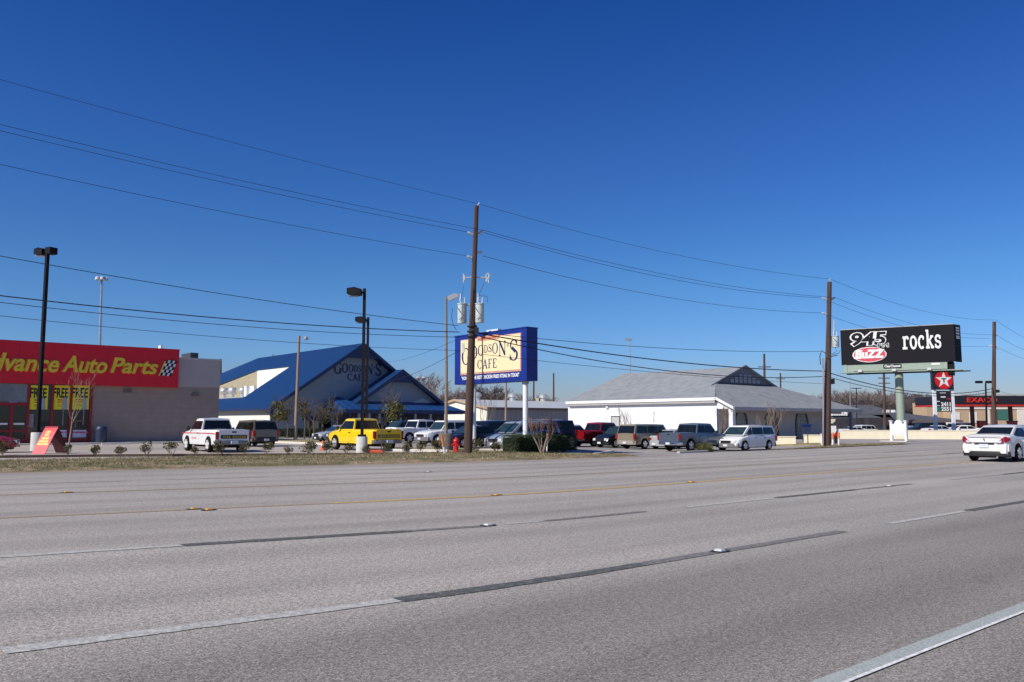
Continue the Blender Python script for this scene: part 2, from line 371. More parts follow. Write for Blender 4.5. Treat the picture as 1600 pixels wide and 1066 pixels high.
# everything past the far edge of the road: verge to the planting line, then the lots
VE0, VE1 = 27.0, 34.6                            # the grass verge runs from the far left to the driveway
def on_verge(s, n): return VE0 < n < VE1 and s < 31.5-max(0, (n-29.5))*.6 and s > -90
def on_isl(s, n): return ((s-57.5)/9.5)**2+((n-30.9)/1.9)**2 < 1
def on_isl2(s, n): return ((s-42)/3.2)**2+((n-30.6)/1.3)**2 < 1
ln = frange(27, 36, .6)+frange(37.5, 120, 1.5)
ls = frange(-90, 150, 1.0)
gm_ = strip('parking_lot', ls, ln, -.012, M_lot, keep=lambda s, n: s < 30)
strip('driveway', ls, ln, -.012, M_lot2, keep=lambda s, n: s >= 30)
def turf_mat(name, c1, c2, c3, sc1=1.2):
    m = mat(name, c1, .95, var=.25, scale=sc1, c2=c2, bump=.6, bscale=25); t = m.node_tree; b = t.nodes['Principled BSDF']
    ramp = [n for n in t.nodes if n.type == 'VALTORGB'][0]; tc = [n for n in t.nodes if n.type == 'TEX_COORD'][0]
    n = t.nodes.new('ShaderNodeTexNoise'); n.inputs['Scale'].default_value = .55; n.inputs['Detail'].default_value = 7; n.inputs['Roughness'].default_value = .7
    t.links.new(tc.outputs['Object'], n.inputs['Vector'])
    r = t.nodes.new('ShaderNodeValToRGB'); r.color_ramp.elements[0].position = .46; r.color_ramp.elements[1].position = .56
    r.color_ramp.elements[0].color = (0,0,0,1); r.color_ramp.elements[1].color = (1,1,1,1); t.links.new(n.outputs['Fac'], r.inputs['Fac'])
    mx = t.nodes.new('ShaderNodeMix'); mx.data_type = 'RGBA'; t.links.new(r.outputs['Color'], mx.inputs['Factor'])
    t.links.new(ramp.outputs['Color'], mx.inputs[6]); mx.inputs[7].default_value = (*c3, 1)
    t.links.new(mx.outputs[2], b.inputs['Base Color']); return m
M_turf = turf_mat('verge_turf', (.25,.18,.11), (.36,.27,.16), (.12,.11,.04))
M_dirt = worn('edge_dirt', (.34,.25,.16), (.30,.27,.25), .52, 2.2)
M_dry = turf_mat('dry_turf', (.30,.24,.13), (.42,.34,.18), (.2,.18,.07))
vn = frange(VE0+.02, VE1, .35)
hump = lambda s, n: .09*sm(n, VE0, VE0+1.0)*(1-.6*sm(n, VE1-.9, VE1))
strip('verge', frange(-90, 31, .8), vn, 0, M_turf, zfun=hump, keep=on_verge)
strip('verge', frange(46, 70, .5), frange(28, 34, .35), .03, M_turf, keep=on_isl)
strip('verge', frange(37, 47, .4), frange(28.6, 32.4, .3), .03, M_dry, keep=on_isl2)

def line(name, n0, s0, s1, wd, m, dz=.006, wob=.0):
    ss = frange(s0, min(s1, 45), .16)+([x for x in frange(45, s1, 1.5)][1:] if s1 > 45 else []); mb = MB(); rj = random.Random(int(n0*100))
    for s in ss:
        jt = wd*.06*(wd > .15)
        for k in (-wd/2+rj.uniform(-jt, jt), wd/2+rj.uniform(-jt, jt)):
            p = roadpt(s, n0+k); mb.v.append((p.x, p.y, G(p.x, p.y)+dz))
    for i in range(len(ss)-1): mb.f.append((2*i, 2*i+2, 2*i+3, 2*i+1)); mb.m.append(0)
    o = mb.build(name, m, fixn=False); o['kind'] = 'structure'; return o
def s_at(px, n0):                                 # where the line at n0 crosses a picture column
    lo, hi = -60.0, 300.0
    for i in range(40):
        s = (lo+hi)/2; p = roadpt(s, n0)
        f = 1e9 if p.y < .5 and p.x > 0 else (-1e9 if p.y < .5 else p.x/(p.y*math.cos(PITCH))*FOC+800)
        if f < px: lo = s
        else: hi = s
    return lo
line('lane_marking', 2.81, -40, 300, .14, M_edge); line('lane_marking', 2.735, -40, 300, .03, M_edge2, .010)
n2, n3, n4, n5, n6 = 6.42, 10.15, 14.25, 18.75, 21.9
def seg(n0, a, b, wd, m, dz=.006): line('lane_marking', n0, s_at(a, n0), s_at(b, n0), wd, m, dz)
seg(n2, 25, 625, .16, M_white_worn); seg(n2, 625, 1000, .19, M_dark_line); seg(n2, 1000, 1310, .18, M_dark_faint)
seg(n2, 1382, 1500, .14, M_white_worn); seg(n2, 1505, 1760, .18, M_dark_line)
seg(n3, -200, 290, .16, M_white_worn); seg(n3, 292, 640, .2, M_dark_line); seg(n3, 642, 760, .16, M_dark_faint)
seg(n3, 790, 850, .11, M_white_worn); seg(n3, 852, 1005, .16, M_dark_faint); seg(n3, 1070, 1205, .16, M_white_worn); seg(n3, 1210, 1335, .19, M_dark_line)
seg(n3, 1340, 1420, .15, M_dark_faint); seg(n3, 1480, 1560, .1, M_white_faint); seg(n3, 1562, 1650, .18, M_dark_line)
line('lane_marking', n4, -60, s_at(520, n4), .17, M_yel_faint); line('lane_marking', n4, s_at(520, n4), 200, .24, M_yel)
line('lane_marking', n5, -60, 60, .18, M_yel_faint); line('lane_marking', n5, 60, 200, .18, M_yel_faint)
for a, b in ((-500,-60),(0,200),(265,420),(560,690),(858,962),(1150,1290),(1420,1520)): seg(n6, a, b, .16, M_white_faint)
M_refl = mat('marker_white', (.6,.6,.6), .3); M_refl_y = mat('marker_amber', (.75,.36,.05), .35); M_tar = mat('marker_tar', (.04,.04,.04), .6)
def marker(px, n0, m, lab):
    s = s_at(px, n0); p = roadpt(s, n0); z = G(p.x, p.y)
    e = empty('road_marker', (p.x, p.y, z), TH, lab, 'road marker', 'raised pavement markers')
    MB().poly([(.12*math.cos(a)*1.3, .1*math.sin(a), .012) for a in [k*math.pi/5 for k in range(10)]]).build('tar_patch', M_tar, e)
    b = MB().add([(-.055,-.055,.013),(.055,-.055,.013),(.055,.055,.013),(-.055,.055,.013),(-.03,-.045,.034),(.03,-.045,.034),(.03,.045,.034),(-.03,.045,.034)],
      [(4,5,6,7),(0,1,5,4),(1,2,6,5),(2,3,7,6),(3,0,4,7)]); b.build('reflector', m, e)
marker(1120, n2, M_refl, 'white reflector on its tar patch, the nearest to the camera, in the second stripe line')
marker(763, n3, M_refl, 'white reflector in the worn stripe line below the blue pylon sign')
marker(1385, n3, M_refl, 'white reflector in the stripe line to the left of the white sedan')
marker(308, n4, M_refl_y, 'left of the two amber reflectors side by side at left in the near yellow line')
marker(331, n4-.25, M_refl_y, 'right and nearer one of the two amber reflectors side by side at left')
marker(776, n4, M_refl_y, 'amber reflector in the near yellow line straight below the utility pole')
marker(110, n5, M_refl_y, 'amber reflector in the far yellow line below the red sandwich board')
marker(1078, n4, M_refl_y, 'amber reflector in the near yellow line below the grey pickup')
marker(670, n6, M_refl, 'tiny white reflector in the far white dashes left of the utility pole')
line('road_edge_dirt', 26.75, -60, 33, .5, M_dirt, .005); line('road_edge_dirt', 26.35, -60, 33, .3, worn('edge_dirt_thin', (.33,.26,.18), (.33,.30,.28), .62, 1.4), .004)
# landscape edging board along the planting line
M_edging = mat('edging', (.07,.04,.03), .8)
epts = [gp(-60,716), gp(0,715.5), gp(150,713.6), gp(300,712.8), gp(450,712), gp(600,711), gp(730,709.6), gp(800,708.8), gp(868,707.5)]
mb = MB()
for a, b in zip(epts, epts[1:]):
    d = (b-a); d.z = 0; d.normalize(); nn = Vector((-d.y, d.x, 0))*.03
    q = [a-nn, b-nn, b+nn, a+nn]; q = [Vector((p.x, p.y, G(p.x, p.y)-.02)) for p in q]
    mb.prism(q, (0,0,.13))
ts(mb.build('garden_edging', M_edging), 'low dark brown edging board running behind the grass verge along the row of little shrubs', 'edging')
# small white curbs
M_conc = mat('concrete', (.50,.47,.42), .85, var=.15, scale=6, bump=.2)
M_concw = mat('concrete_pale', (.62,.58,.52), .85, var=.12, scale=5, bump=.2)
def kerb(px0, py0, px1, py1, h, wd, m, lab, cat='kerb', name='kerb', kind=None, grp=None):
    a, b = gp(px0, py0), gp(px1, py1); d = b-a; d.z = 0; L = d.length; rz = math.atan2(d.y, d.x)
    o = MB(); o.prism([(0,-wd/2,-.03),(L,-wd/2,-.03),(L,-wd/2,h-.02),(L,-wd/2+.03,h),(L,wd/2-.03,h),(L,wd/2,h-.02),(L,wd/2,-.03),(0,wd/2,-.03)][:0] or [(0,-wd/2,-.03),(0,-wd/2,h-.02),(0,-wd/2+.02,h),(0,wd/2-.02,h),(0,wd/2,h-.02),(0,wd/2,-.03)], (L,0,0))
    e = o.build(name, m); e.location = (a.x, a.y, a.z); e.rotation_euler = (0, 0, rz)
    ts(e, lab, cat, grp, kind)
    return e
kerb(590, 704.5, 700, 706.5, .13, .2, M_concw, 'pale concrete kerb between the yellow pickup and the leaning stake')
kerb(745, 705.5, 800, 706, .13, .2, M_concw, 'pale concrete kerb in front of the silver minivan')
kerb(930, 711.5, 956, 708.5, .12, .3, M_conc, 'short concrete kerb end where the verge meets the driveway')
kerb(420, 691.5, 517, 695.5, .14, .25, M_concw, 'pale kerb of the dry grass island behind the yellow pickup')
kerb(1060, 708, 1112, 705.5, .1, .2, M_conc, 'low kerb in front of the round clipped bush')
# dry grass islands
def patch(name, pts, m, dz=.07):
    c = [gp(*p) for p in pts]; mb = MB(); q = [Vector((p.x, p.y, G(p.x, p.y)-.02)) for p in c]
    mb.prism(q, (0,0,dz+.02)); o = mb.build(name, m); o['kind'] = 'structure'
patch('grass_island', [(418,691.3),(516,695),(500,688.5),(430,686.5)], M_dry)
patch('grass_island', [(596,704.3),(700,706),(790,706.5),(800,704.5),(700,701),(600,700)], M_dry)
patch('lawn', [(1190,697.5),(1285,695.5),(1280,693.2),(1200,694.2)], M_dry)
def stones(n=90):
    mb = MB()
    for i in range(n):
        s = random.uniform(-10, 30); nn = random.uniform(27.1, 31.5); p = roadpt(s, nn); r = random.uniform(.015, .05); z = G(p.x, p.y)+hump(s, nn)
        mb.lathe((p.x, p.y, z), [(r*.6,-.01),(r,r*.3),(r*.5,r*.7)], 6)
    ts(mb.build('gravel', M_concw), 'scattered pale stones on the verge', None, None, 'stuff')
stones()
# ------------------------------------------------------------------ buildings
def along(px, O, d=0):
    """distance along the road direction from O (offset d away from the road) where the picture column px is met"""
    k = (px-800)/FOC*math.cos(PITCH); ox = O[0]+V.x*d; oy = O[1]+V.y*d
    return (k*oy-ox)/(U.x-k*U.y)
def zat(py, O, wd, d=0):
    Y = O[1]+U.y*wd+V.y*d; return P(800, py, Y).z
M_taupe = stripes('block_wall', (.33,.26,.215), (.29,.23,.19), 2, .4, .07, .9, var=.09, bump=.3)
M_grey = mat('parapet_grey', (.44,.39,.375), .85, var=.06, scale=1.0)
M_redf = stripes('red_fascia', (.70,.004,.022), (.5,.003,.018), 0, 3.05, .012, .5, var=.07, bump=.4)
M_redframe = mat('red_frame', (.30,.008,.016), .5)
M_olive = mat('sign_yellow', (.80,.62,.03), .4)
M_redout = mat('sign_orange_edge', (.9,.12,.02), .4)
M_whitep = mat('white_paint', (.8,.8,.79), .6, var=.04, scale=.7)
M_blk = mat('black_letter', (.01,.01,.012), .6)
M_poster = mat('poster_yellow', (.85,.75,.02), .6, var=.03)
M_win = mat('shop_glass', (.012,.014,.018), .08, var=.5, scale=.8, spec=.8)
M_win2 = mat('transom_glass', (.16,.19,.22), .15, var=.3, scale=.6, spec=.8)
M_coping = mat('coping', (.5,.49,.48), .6)
M_darkmetal = mat('dark_metal', (.05,.05,.055), .5)

O1 = XY(341, 71.7); O1 = (O1.x, O1.y)
b = empty('auto_parts_store', (*O1, 0), TH, 'auto parts store with long red fascia, yellow slanted letters and taupe block wall', 'shop')
xf = along(276, O1, -.4); xw = along(141, O1)
mb = MB(); mb.box(-34, 0, 0, 26, -.3, 4.62); mb.build('wall', M_taupe, b)
mb = MB(); mb.box(-34, .03, -.03, 26.03, 4.62, 6.95); mb.build('parapet', M_grey, b)
mb = MB(); mb.box(-34.05, .09, -.09, 26.09, 6.95, 7.06); mb.build('coping', M_coping, b)
zb_ = 4.52; zt_ = 7.62
fa = MB().box(-34, xf, -.42, -.035, zb_, zt_).build('red_fascia', M_redf, b)
MB().box(-34.05, xf+.04, -.46, .6, zt_, zt_+.07).build('fascia_cap', mat('red_cap', (.55,.01,.03), .5), b)
yy = -.42
def fx(px): return along(px, O1, yy)
def lettering_row(word, pa, pb, y_top, y_base, name='letters'):
    a, c = fx(pa), fx(pb) if pb is not None else 0
    mid = (a+c)/2; zt = zat(y_top, O1, mid); zb = zat(y_base, O1, mid)
    for k, (m_, g, dep) in enumerate(((M_redout, .05, .05), (M_olive, 0, .12))):
        mb = MB(); put_text(mb, word, (a-(.07 if k == 0 else 0), yy, zb+(.05 if k == 0 else 0)), (1,0,0), (0,0,1), c-a, zt-zb, dep, 0, .022 if k else .03, .28)
        mb.build('red_edge' if k == 0 else name, m_, fa)
lettering_row('Auto', 92, 163, 557.5, 583.2); lettering_row('Parts', 168, 243, 560.8, 584.6)
a87 = fx(87.5); wA = (fx(163)-fx(92))*1.78
zt = zat(552.5, O1, a87-3); zb = zat(580.5, O1, a87-3)
for k, (m_, g, dep) in enumerate(((M_redout, .05, .05), (M_olive, 0, .12))):
    mb = MB(); put_text(mb, 'Advance', (a87-wA-(.07 if k == 0 else 0), yy, zb+(.05 if k == 0 else 0)), (1,0,0), (0,0,1), wA, zt-zb, dep, 0, .022 if k else .03, .28)
    mb.build('red_edge' if k == 0 else 'letters', m_, fa)
# chequered flag
fl = MB(); x0, x1 = fx(246.5), fx(264); z0, z1 = zat(588, O1, x1), zat(566.5, O1, x1)
for i in range(5):
    for j in range(5):
        sx = (x1-x0)/5; sz = (z1-z0)/5; sh = .10*j+.08*math.sin(i*1.2)
        fl.prism([(x0+i*sx+.09*j, yy-.02, z0+j*sz+sh*.3), (x0+(i+1)*sx+.09*j, yy-.02, z0+j*sz+sh*.3), (x0+(i+1)*sx+.09*(j+1), yy-.02, z0+(j+1)*sz+sh*.3), (x0+i*sx+.09*(j+1), yy-.02, z0+(j+1)*sz+sh*.3)], (0,-.06,0), (i+j) % 2)
fl.build('checkered_flag', [M_blk, M_whitep], fa)
fl = MB(); fl.prism([(x0-.12, yy-.01, z0-.02), (x0-.02, yy-.01, z0-.02), (x0+.42, yy-.01, z1+.05), (x0+.32, yy-.01, z1+.05)], (0,-.08,0)); fl.build('flag_pole', M_olive, fa)
# shop front
def wx(px): return along(px, O1, -.05)
zw0, zw1 = zat(686, O1, xw), 4.5
MB().box(-34, xw-.02, -.06, -.005, .12, zw1).build('window_glass', M_win, b)
MB().box(-34, wx(42), -.075, -.061, zat(632, O1, wx(20)), zw1).build('transom', M_win2, b)
fr = MB()
for px in (141, 109.5, 80.5, 43): fr.box(wx(px)-.12, wx(px)+.06, -.16, -.08, .05, zw1)
for px in (17, -10, -38): fr.box(wx(px)-.1, wx(px)+.1, -.16, -.08, .05, zat(632, O1, wx(20)))
fr.box(-34, xw-.2, -.14, -.082, .05, .4); fr.box(-34, wx(43), -.15, -.081, zat(634, O1, wx(20)), zat(630, O1, wx(20))+.05)
fr.box(-34, wx(43), -.13, -.083, .95, 1.08)
fr.build('window_frame', M_redframe, b)
for i, (a, c) in enumerate(((45.5, 73.5), (81.8, 107.5), (110.8, 138))):
    xa, xc = wx(a), wx(c); xm = (xa+xc)/2; zt, zb = zat(602.5, O1, xm), zat(640, O1, xm)
    p = MB().box(xa-.16, xc-.04, -.10, -.085, zb, zt); p = p.build('window_poster', M_poster, b)
    q = MB(); put_text(q, 'FREE', (xa-.06, -.102, zt-.95), (1,0,0), (0,0,1), xc-xa-.08, .76, .008, 0, .03)
    q.build('poster_letters', M_blk, p)
    q = MB()
    for k, (l, h) in enumerate(((.55, .09), (.48, .07))): MB().box(xa+.25, xa+.25+(xc-xa)*l*.75, -.109, -.103, zt-1.15-k*.16, zt-1.15-k*.16+h).build('red_text_bar', mat('poster_red', (.6,.08,.02), .7), p)
    for k in range(2): MB().box(xa+.25, xa+.25+(xc-xa)*(.3+.08*k), -.109, -.103, zt-1.5-k*.1, zt-1.5-k*.1+.035).build('olive_text_bar', mat('poster_olive', (.35,.28,.02), .7), p)
    q.prism([(xc-.55,-.104,zb),(xc-.18,-.104,zb),(xc-.22,-.104,zb+.9),(xc-.38,-.104,zb+1.0),(xc-.5,-.104,zb+.8)], (0,-.006,0))
    q.build('poster_picture', mat('poster_grey', (.35,.4,.42), .6), p)
    if i:
        q = MB().box(xa+.15, xc-.12, -.10, -.085, zat(683.5, O1, xm), zat(672, O1, xm)).build('lower_banner', mat('banner_lilac', (.6,.58,.72), .6), b)
        g = MB()
        for k in range(7): g.box(xa+.3+k*.28, xa+.5+k*.28, -.108, -.101, zat(677, O1, xm), zat(674.5, O1, xm))
        g.build('banner_print', mat('banner_pink', (.55,.12,.2), .6), q)
# things inside the window: shelves and stickers (seen as pale shapes on the dark glass)
for px, y0, y1, wd in ((45,668,647,7),(97,666,641,1.6),(129,664,640,1.8),(117,668,660,1.5)): MB().box(wx(px), wx(px+wd), -.072, -.062, zat(y0, O1, wx(px)), zat(y1, O1, wx(px))).build('display_item', mat('display_pale', (.25,.25,.24), .7, var=.4), b)
MB().box(wx(112), wx(132), -.0735, -.063, zat(659, O1, wx(120)), zat(657, O1, wx(120))).build('display_table', mat('display_wood', (.2,.13,.06), .7), b)
for px, pe in ((-2, 12), (21, 38)): MB().box(wx(px), wx(pe), -.083, -.0765, zat(664, O1, wx(px)), zat(661, O1, wx(px))).build('door_sticker', M_whitep, b)
MB().box(wx(12), wx(25), -.083, -.0765, zat(629.5, O1, wx(18)), zat(628, O1, wx(18))).build('transom_sticker', M_whitep, b)
for px, py in ((197, 611.5), (303, 617)):
    x = along(px, O1, 0); z = zat(py, O1, x)
    MB().box(x-.28, x+.28, -.16, 0, z-.12, z+.12).build('wall_lamp', mat('wall_lamp_tan', (.16,.13,.11), .6), b)
MB().box(along(288, O1, 8), along(300, O1, 8), 7, 9.5, 7.0, 8.1).build('roof_unit', M_darkmetal, b)
MB().box(along(246, O1, 3), along(250, O1, 3), 3, 3.6, 7.0, 8.25).build('roof_vent', M_whitep, b)
# walkway kerb and wheel stops before the store
e = MB().box(-34, .2, -1.6, -.05, -.05, .1).build('walkway', M_concw); e.location = (*O1, 0); e.rotation_euler = (0, 0, TH); e['kind'] = 'structure'
for i, px in enumerate((115, 183, 252, 322)):
    x = along(px, O1, -4.4); q = Vector(O1)+U*x+V*(-4.4)
    o = MB().prism([(-1,-.1,0),(-1,-.07,.13),(-1,.07,.13),(-1,.1,0)], (2,0,0)).build('wheel_stop', M_concw)
    o.location = (q.x, q.y, 0); o.rotation_euler = (0, 0, TH)
    ts(o, ('pale wheel stop nearest the sandwich board', 'pale wheel stop in front of the dark bin by the store wall', 'pale wheel stop before the blank middle of the taupe wall', 'pale wheel stop behind the white pickup, nearest the store corner')[i], 'wheel stop', 'wheel stops along the auto parts store')
# bin by the store wall
x = along(159, O1, -.9); q = Vector(O1)+U*x+V*(-.9)
e = empty('trash_bin', (q.x, q.y, .1), TH, 'dark blue round trash bin standing against the taupe store wall', 'bin')
M_bin = mat('bin_blue', (.02,.035,.085), .5)
MB().lathe((0,0,0), [(.33,0),(.4,.1),(.42,.95)], 16).build('barrel', M_bin, e, True); MB().lathe((0,0,0), [(.44,.95),(.44,1.02),(.36,1.2),(.15,1.3)], 16).build('lid', M_bin, e, True)

# ---- cafe with the blue roofs
M_blueroof = stripes('blue_metal_roof', (.008,.043,.14), (.003,.016,.06), 1, 1.15, .25, .4, .0, bump=.9)
M_blueroof2 = stripes('blue_metal_roof_porch', (.011,.062,.21), (.005,.03,.10), 0, 1.15, .22, .4, .0, bump=.9)
M_bluetrim = mat('blue_trim', (.004,.022,.095), .4)
M_cream = stripes('cream_siding', (.74,.71,.58), (.6,.57,.46), 2, .3, .1, .7, var=.03)
M_creamw = mat('cream_panel', (.8,.78,.68), .7, var=.03)
M_siding = stripes('pale_siding', (.30,.345,.38), (.25,.29,.32), 2, .25, .1, .7, var=.03)
M_tan = mat('tan_wall', (.42,.36,.24), .8)
OC = XY(423, 98); OC = (OC.x, OC.y)
b = empty('cafe_building', (*OC, 0), TH, 'cafe with steep blue metal roofs, two front gables and a long porch', 'cafe')
sl_ = .68; ze = 3.6; W_ = 23.0; rz_ = ze+sl_*11.5; ov = 1.3
zr = lambda x: ze+sl_*(x if x < 11.5 else W_-x)
th = .22
mb = MB(); mb.prism([(0,0,-.3),(W_,0,-.3),(W_,0,ze-.1),(11.5,0,rz_-.1),(0,0,ze-.1)], (0,.3,0)); mb.build('front_wall', M_siding, b)
mb = MB(); mb.box(0, .3, .31, 60, -.3, ze-.12); mb.build('side_wall', M_creamw, b)
MB().box(-.03, 0, .05, 60, 2.55, ze-.1).build('upper_band', mat('band_grey', (.45,.42,.36), .7), b)
MB().box(-.09, .2, -.12, .0, -.2, ze-.15).build('corner_board', M_bluetrim, b)
MB().box(W_-.3, W_, .31, 40, -.3, ze-.12).build('side_wall', M_creamw, b)
# roof: left slope in pieces round the equipment well
def slopepiece(x0, x1, y0, y1, z0a=None, z1a=None, drop0=0, drop1=0):
    za, zc = zr(x0), zr(x1)
    return [(x0,y0,za-drop0),(x1,y0,zc-drop0),(x1,y1,zc-drop1),(x0,y1,za-drop1)]
mb = MB(); T = (0,0,th)
e0 = -.65                                          # eave overhang
mb.prism([(e0,-ov,zr(e0)),(11.5,-ov,rz_),(11.5,12,rz_),(e0,12,zr(e0))], T)
mb.prism([(e0,12.001,zr(e0)),(1.7,12.001,zr(1.7)),(1.7,60,zr(1.7)),(e0,60,zr(e0))], T)
mb.prism([(8.2,12.001,zr(8.2)),(11.5,12.001,rz_),(11.5,31,rz_),(8.2,23.4,zr(8.2))], T)
mb.prism([(8.2,23.4,zr(8.2)),(11.5,31,rz_),(11.5,47,9.6),(11.5,62,9.3),(5.5,62,5.3),(5.5,47,5.6)], T)
mb.prism([(11.5,-ov,rz_),(W_+.9,-ov,zr(W_+.9)),(W_+.9,31,zr(W_+.9)),(11.5,31,rz_)], T)
mb.prism([(11.5,31,rz_),(W_+.9,31,zr(W_+.9)),(W_+.9,62,ze),(11.5,62,9.3),(11.5,47,9.6)], T)
roof = mb.build('roof', M_blueroof, b)
# the well
MB().box(8.2, 8.35, 12.0, 23.4, 4.9, zr(8.2)-.02).build('well_wall', M_creamw, b)
MB().prism([(8.2,23.4,4.9),(1.7,33,4.9),(1.7,33,5.3),(8.2,23.4,zr(8.2)-.05)], (.12,.12,0)).build('well_wall', M_tan, b)
MB().prism([(1.7,12.02,zr(1.7)-.3),(8.2,12.02,zr(8.2)-.3),(8.2,12.02,4.9),(1.7,12.02,4.9)], (0,-.1,0)).build('well_wall', M_bluetrim, b)
MB().box(1.7, 8.2, 12, 50, 4.75, 4.9).build('well_floor', M_coping, b)
MB().box(1.55, 1.7, 12.1, 50, 4.9, zr(1.7)+.25).build('well_kerb', mat('galvanised', (.5,.5,.48), .5, .3), b)
M_vent = mat('vent_metal', (.62,.62,.6), .35, .5)
for i, (px, d) in enumerate(((362, 21), (378.5, 19.5), (392, 18), (349, 23))):
    x = 4.2; 
    k = (px-800)/FOC*math.cos(PITCH); x = along(px, OC, d)
    v_ = MB(); v_.lathe((x,d,4.9), [(.4,0),(.4,.7),(.58,.85),(.66,1.1),(.62,1.4),(.4,1.6),(.1,1.7)], 14); v_.build('roof_fan', M_vent, b, True)
for px, d, s_ in ((400, 16, .8), (409, 14.5, .6), (386, 17, .4)):
    x = along(px, OC, d); MB().box(x-s_, x+s_, d-s_, d+s_, 4.9, 6.6).build('roof_unit', M_whitep, b)
# rake trims
def rake(name, x0, z0, x1, z1, y, h=.45, t=.12, parent=b, m=None):
    MB().prism([(x0,y,z0),(x1,y,z1),(x1,y,z1-h),(x0,y,z0-h)], (0,-t,0)).build(name, m or M_bluetrim, parent)
rake('rake_trim', e0-.02, zr(e0)+.24, 11.5, rz_+.24, -ov); rake('rake_trim', 11.5, rz_+.24, W_+.92, zr(W_+.92)+.24, -ov)
MB().prism([(11.5,-ov+.02,rz_-.1),(9.1,-ov+.02,zr(9.1)-.1),(13.9,-ov+.02,zr(13.9)-.1)], (0,.08,0)).build('gable_panel', M_bluetrim, b)
MB().prism([(e0,-ov,zr(e0)-.02),(11.5,-ov,rz_-.02),(W_+.9,-ov,zr(W_+.9)-.02),(W_+.9,0,zr(W_+.9)-.02),(11.5,0,rz_-.02),(e0,0,zr(e0)-.02)][:3]+[(11.5,-ov,rz_-.2)], (0,1.25,0)).build('soffit', M_bluetrim, b)
MB().box(e0-.06, e0+.02, -ov, 60, zr(e0)-.06, zr(e0)+.24).build('gutter', M_bluetrim, b)
# wall sign
letters = MB(); yw = -.06
xa, xb = along(520.5, OC, yw), along(594, OC, yw)
HT = [1.55,1.2,1.0,.8,.8,1.0,1.25,.9,1.55]; zc = zat(577, OC, 11.5)-.5
serif(letters, "GOODSON'S", (xa, yw, zc), (1,0,0), (0,0,1), xb-xa, HT, 0, .02, [(.55-h*.5) for h in HT], heavy=.05)
xa, xb = along(541.5, OC, yw), along(572, OC, yw)
serif(letters, "CAFE", (xa, yw, zc-.95), (1,0,0), (0,0,1), xb-xa, [.85]*4, 0, .02, heavy=.05)
letters.build('wall_letters', mat('navy_letter', (.008,.015,.09), .4), b, fixn=False)
# dark strip of doors along the foot of the big gable
MB().box(4.0, 9, -.1, -.01, 1.9, 2.4).build('door_hood', M_bluetrim, b)
MB().box(4.3, 8.6, -.09, -.012, -.1, 1.88).build('dark_opening', M_win, b)
# --- porch wing
OP = XY(535, 98); rel = Vector((OP.x-OC[0], OP.y-OC[1])); pw0 = rel.dot(U); pd0 = rel.dot(V)
px0, pxr = pw0, pw0+17.9
pd1 = pd0+3.3                                    # plane of the front gable wall
zp = 3.05; zq = 4.15
xl = along(503, OC, pd0+7.2)
pb = MB()
pb.prism([(px0,pd0,zp),(pxr,pd0,zp),(pxr-1.6,pd1,zq),(px0+2.6,pd1,zq)], (0,0,.14))
pb.prism([(px0,pd0,zp),(px0+2.6,pd1,zq),(px0+2.6,pd0+9,zq+1.5),(xl,pd0+7.2,zp+.05)], (0,0,.14))
pb.prism([(pxr,pd0,zp),(pxr,pd0+12,zp),(pxr-1.6,pd0+12,zq),(pxr-1.6,pd1,zq)], (0,0,.14))
pb.build('porch_roof', M_blueroof2, b)
MB().box(px0-.05, pxr+.05, pd0-.08, pd0+.02, zp-.28, zp+.12).build('porch_fascia', M_bluetrim, b)
MB().box(pxr-.0, pxr+.1, pd0, pd0+12, zp-.28, zp+.12).build('porch_fascia', M_bluetrim, b)
MB().prism([(px0-.05,pd0,zp-.28),(px0-.05,pd0,zp+.12),(xl,pd0+7.2,zp+.15),(xl,pd0+7.2,zp-.25)], (.1,.05,0)).build('porch_fascia', M_bluetrim, b)
MB().box(px0+.2, pxr-.2, pd0+.1, pd1, zp-.32, zp-.29).build('porch_ceiling', M_bluetrim, b)
gx_ = along(628.5, OC, pd1-1.0); gz = zat(577, OC, gx_, pd1-1)-.25; hw = 6.6; gs = (gz-zq+.25)/hw
MB().prism([(gx_-hw,pd1,zq-.1),(gx_+hw,pd1,zq-.1),(gx_,pd1,gz-.1)], (0,.25,0)).build('gable_wall', M_siding, b)
g2 = MB(); gy = pd1-1.0; hb = hw+.5
g2.prism([(gx_-hb,gy,gz-gs*hb),(gx_,gy,gz),(gx_,16,gz),(gx_-hb,16,gz-gs*hb)], (0,0,.22))
g2.prism([(gx_,gy,gz),(gx_+hb,gy,gz-gs*hb),(gx_+hb,16,gz-gs*hb),(gx_,16,gz)], (0,0,.22))
g2.prism([(gx_-hb-2.6,gy-.4,zp+.35),(gx_-hb,gy,gz-gs*hb),(gx_-hb,12,gz-gs*hb),(gx_-hb-2.6,8,zp+.35)], (0,0,.15))
g2.build('gable_roof', M_blueroof, b)
rake('rake_trim', gx_-hb, gz-gs*hb+.24, gx_, gz+.24, gy, .5); rake('rake_trim', gx_, gz+.24, gx_+hb, gz-gs*hb+.24, gy, .5)
MB().prism([(gx_,gy+.02,gz-.1),(gx_-2.1,gy+.02,gz-.1-gs*2.1),(gx_+2.1,gy+.02,gz-.1-gs*2.1)], (0,.08,0)).build('gable_panel', M_bluetrim, b)
MB().box(px0+1.2, pxr-.9, pd1+.02, pd1+.3, -.3, zq).build('porch_wall', mat('porch_wall_dark', (.05,.055,.08), .7, var=.3, scale=.5), b)
for i, px in enumerate((519, 545, 560, 576, 592, 625, 648, 672, 697)):
    x = along(px, OC, pd0+.5)
    MB().box(x-.13, x+.13, pd0+.3, pd0+.56, -.1, zp-.32).build('porch_post', M_bluetrim if px < 560 or px > 690 else mat('post_grey', (.3,.32,.36), .6), b)
g = MB()
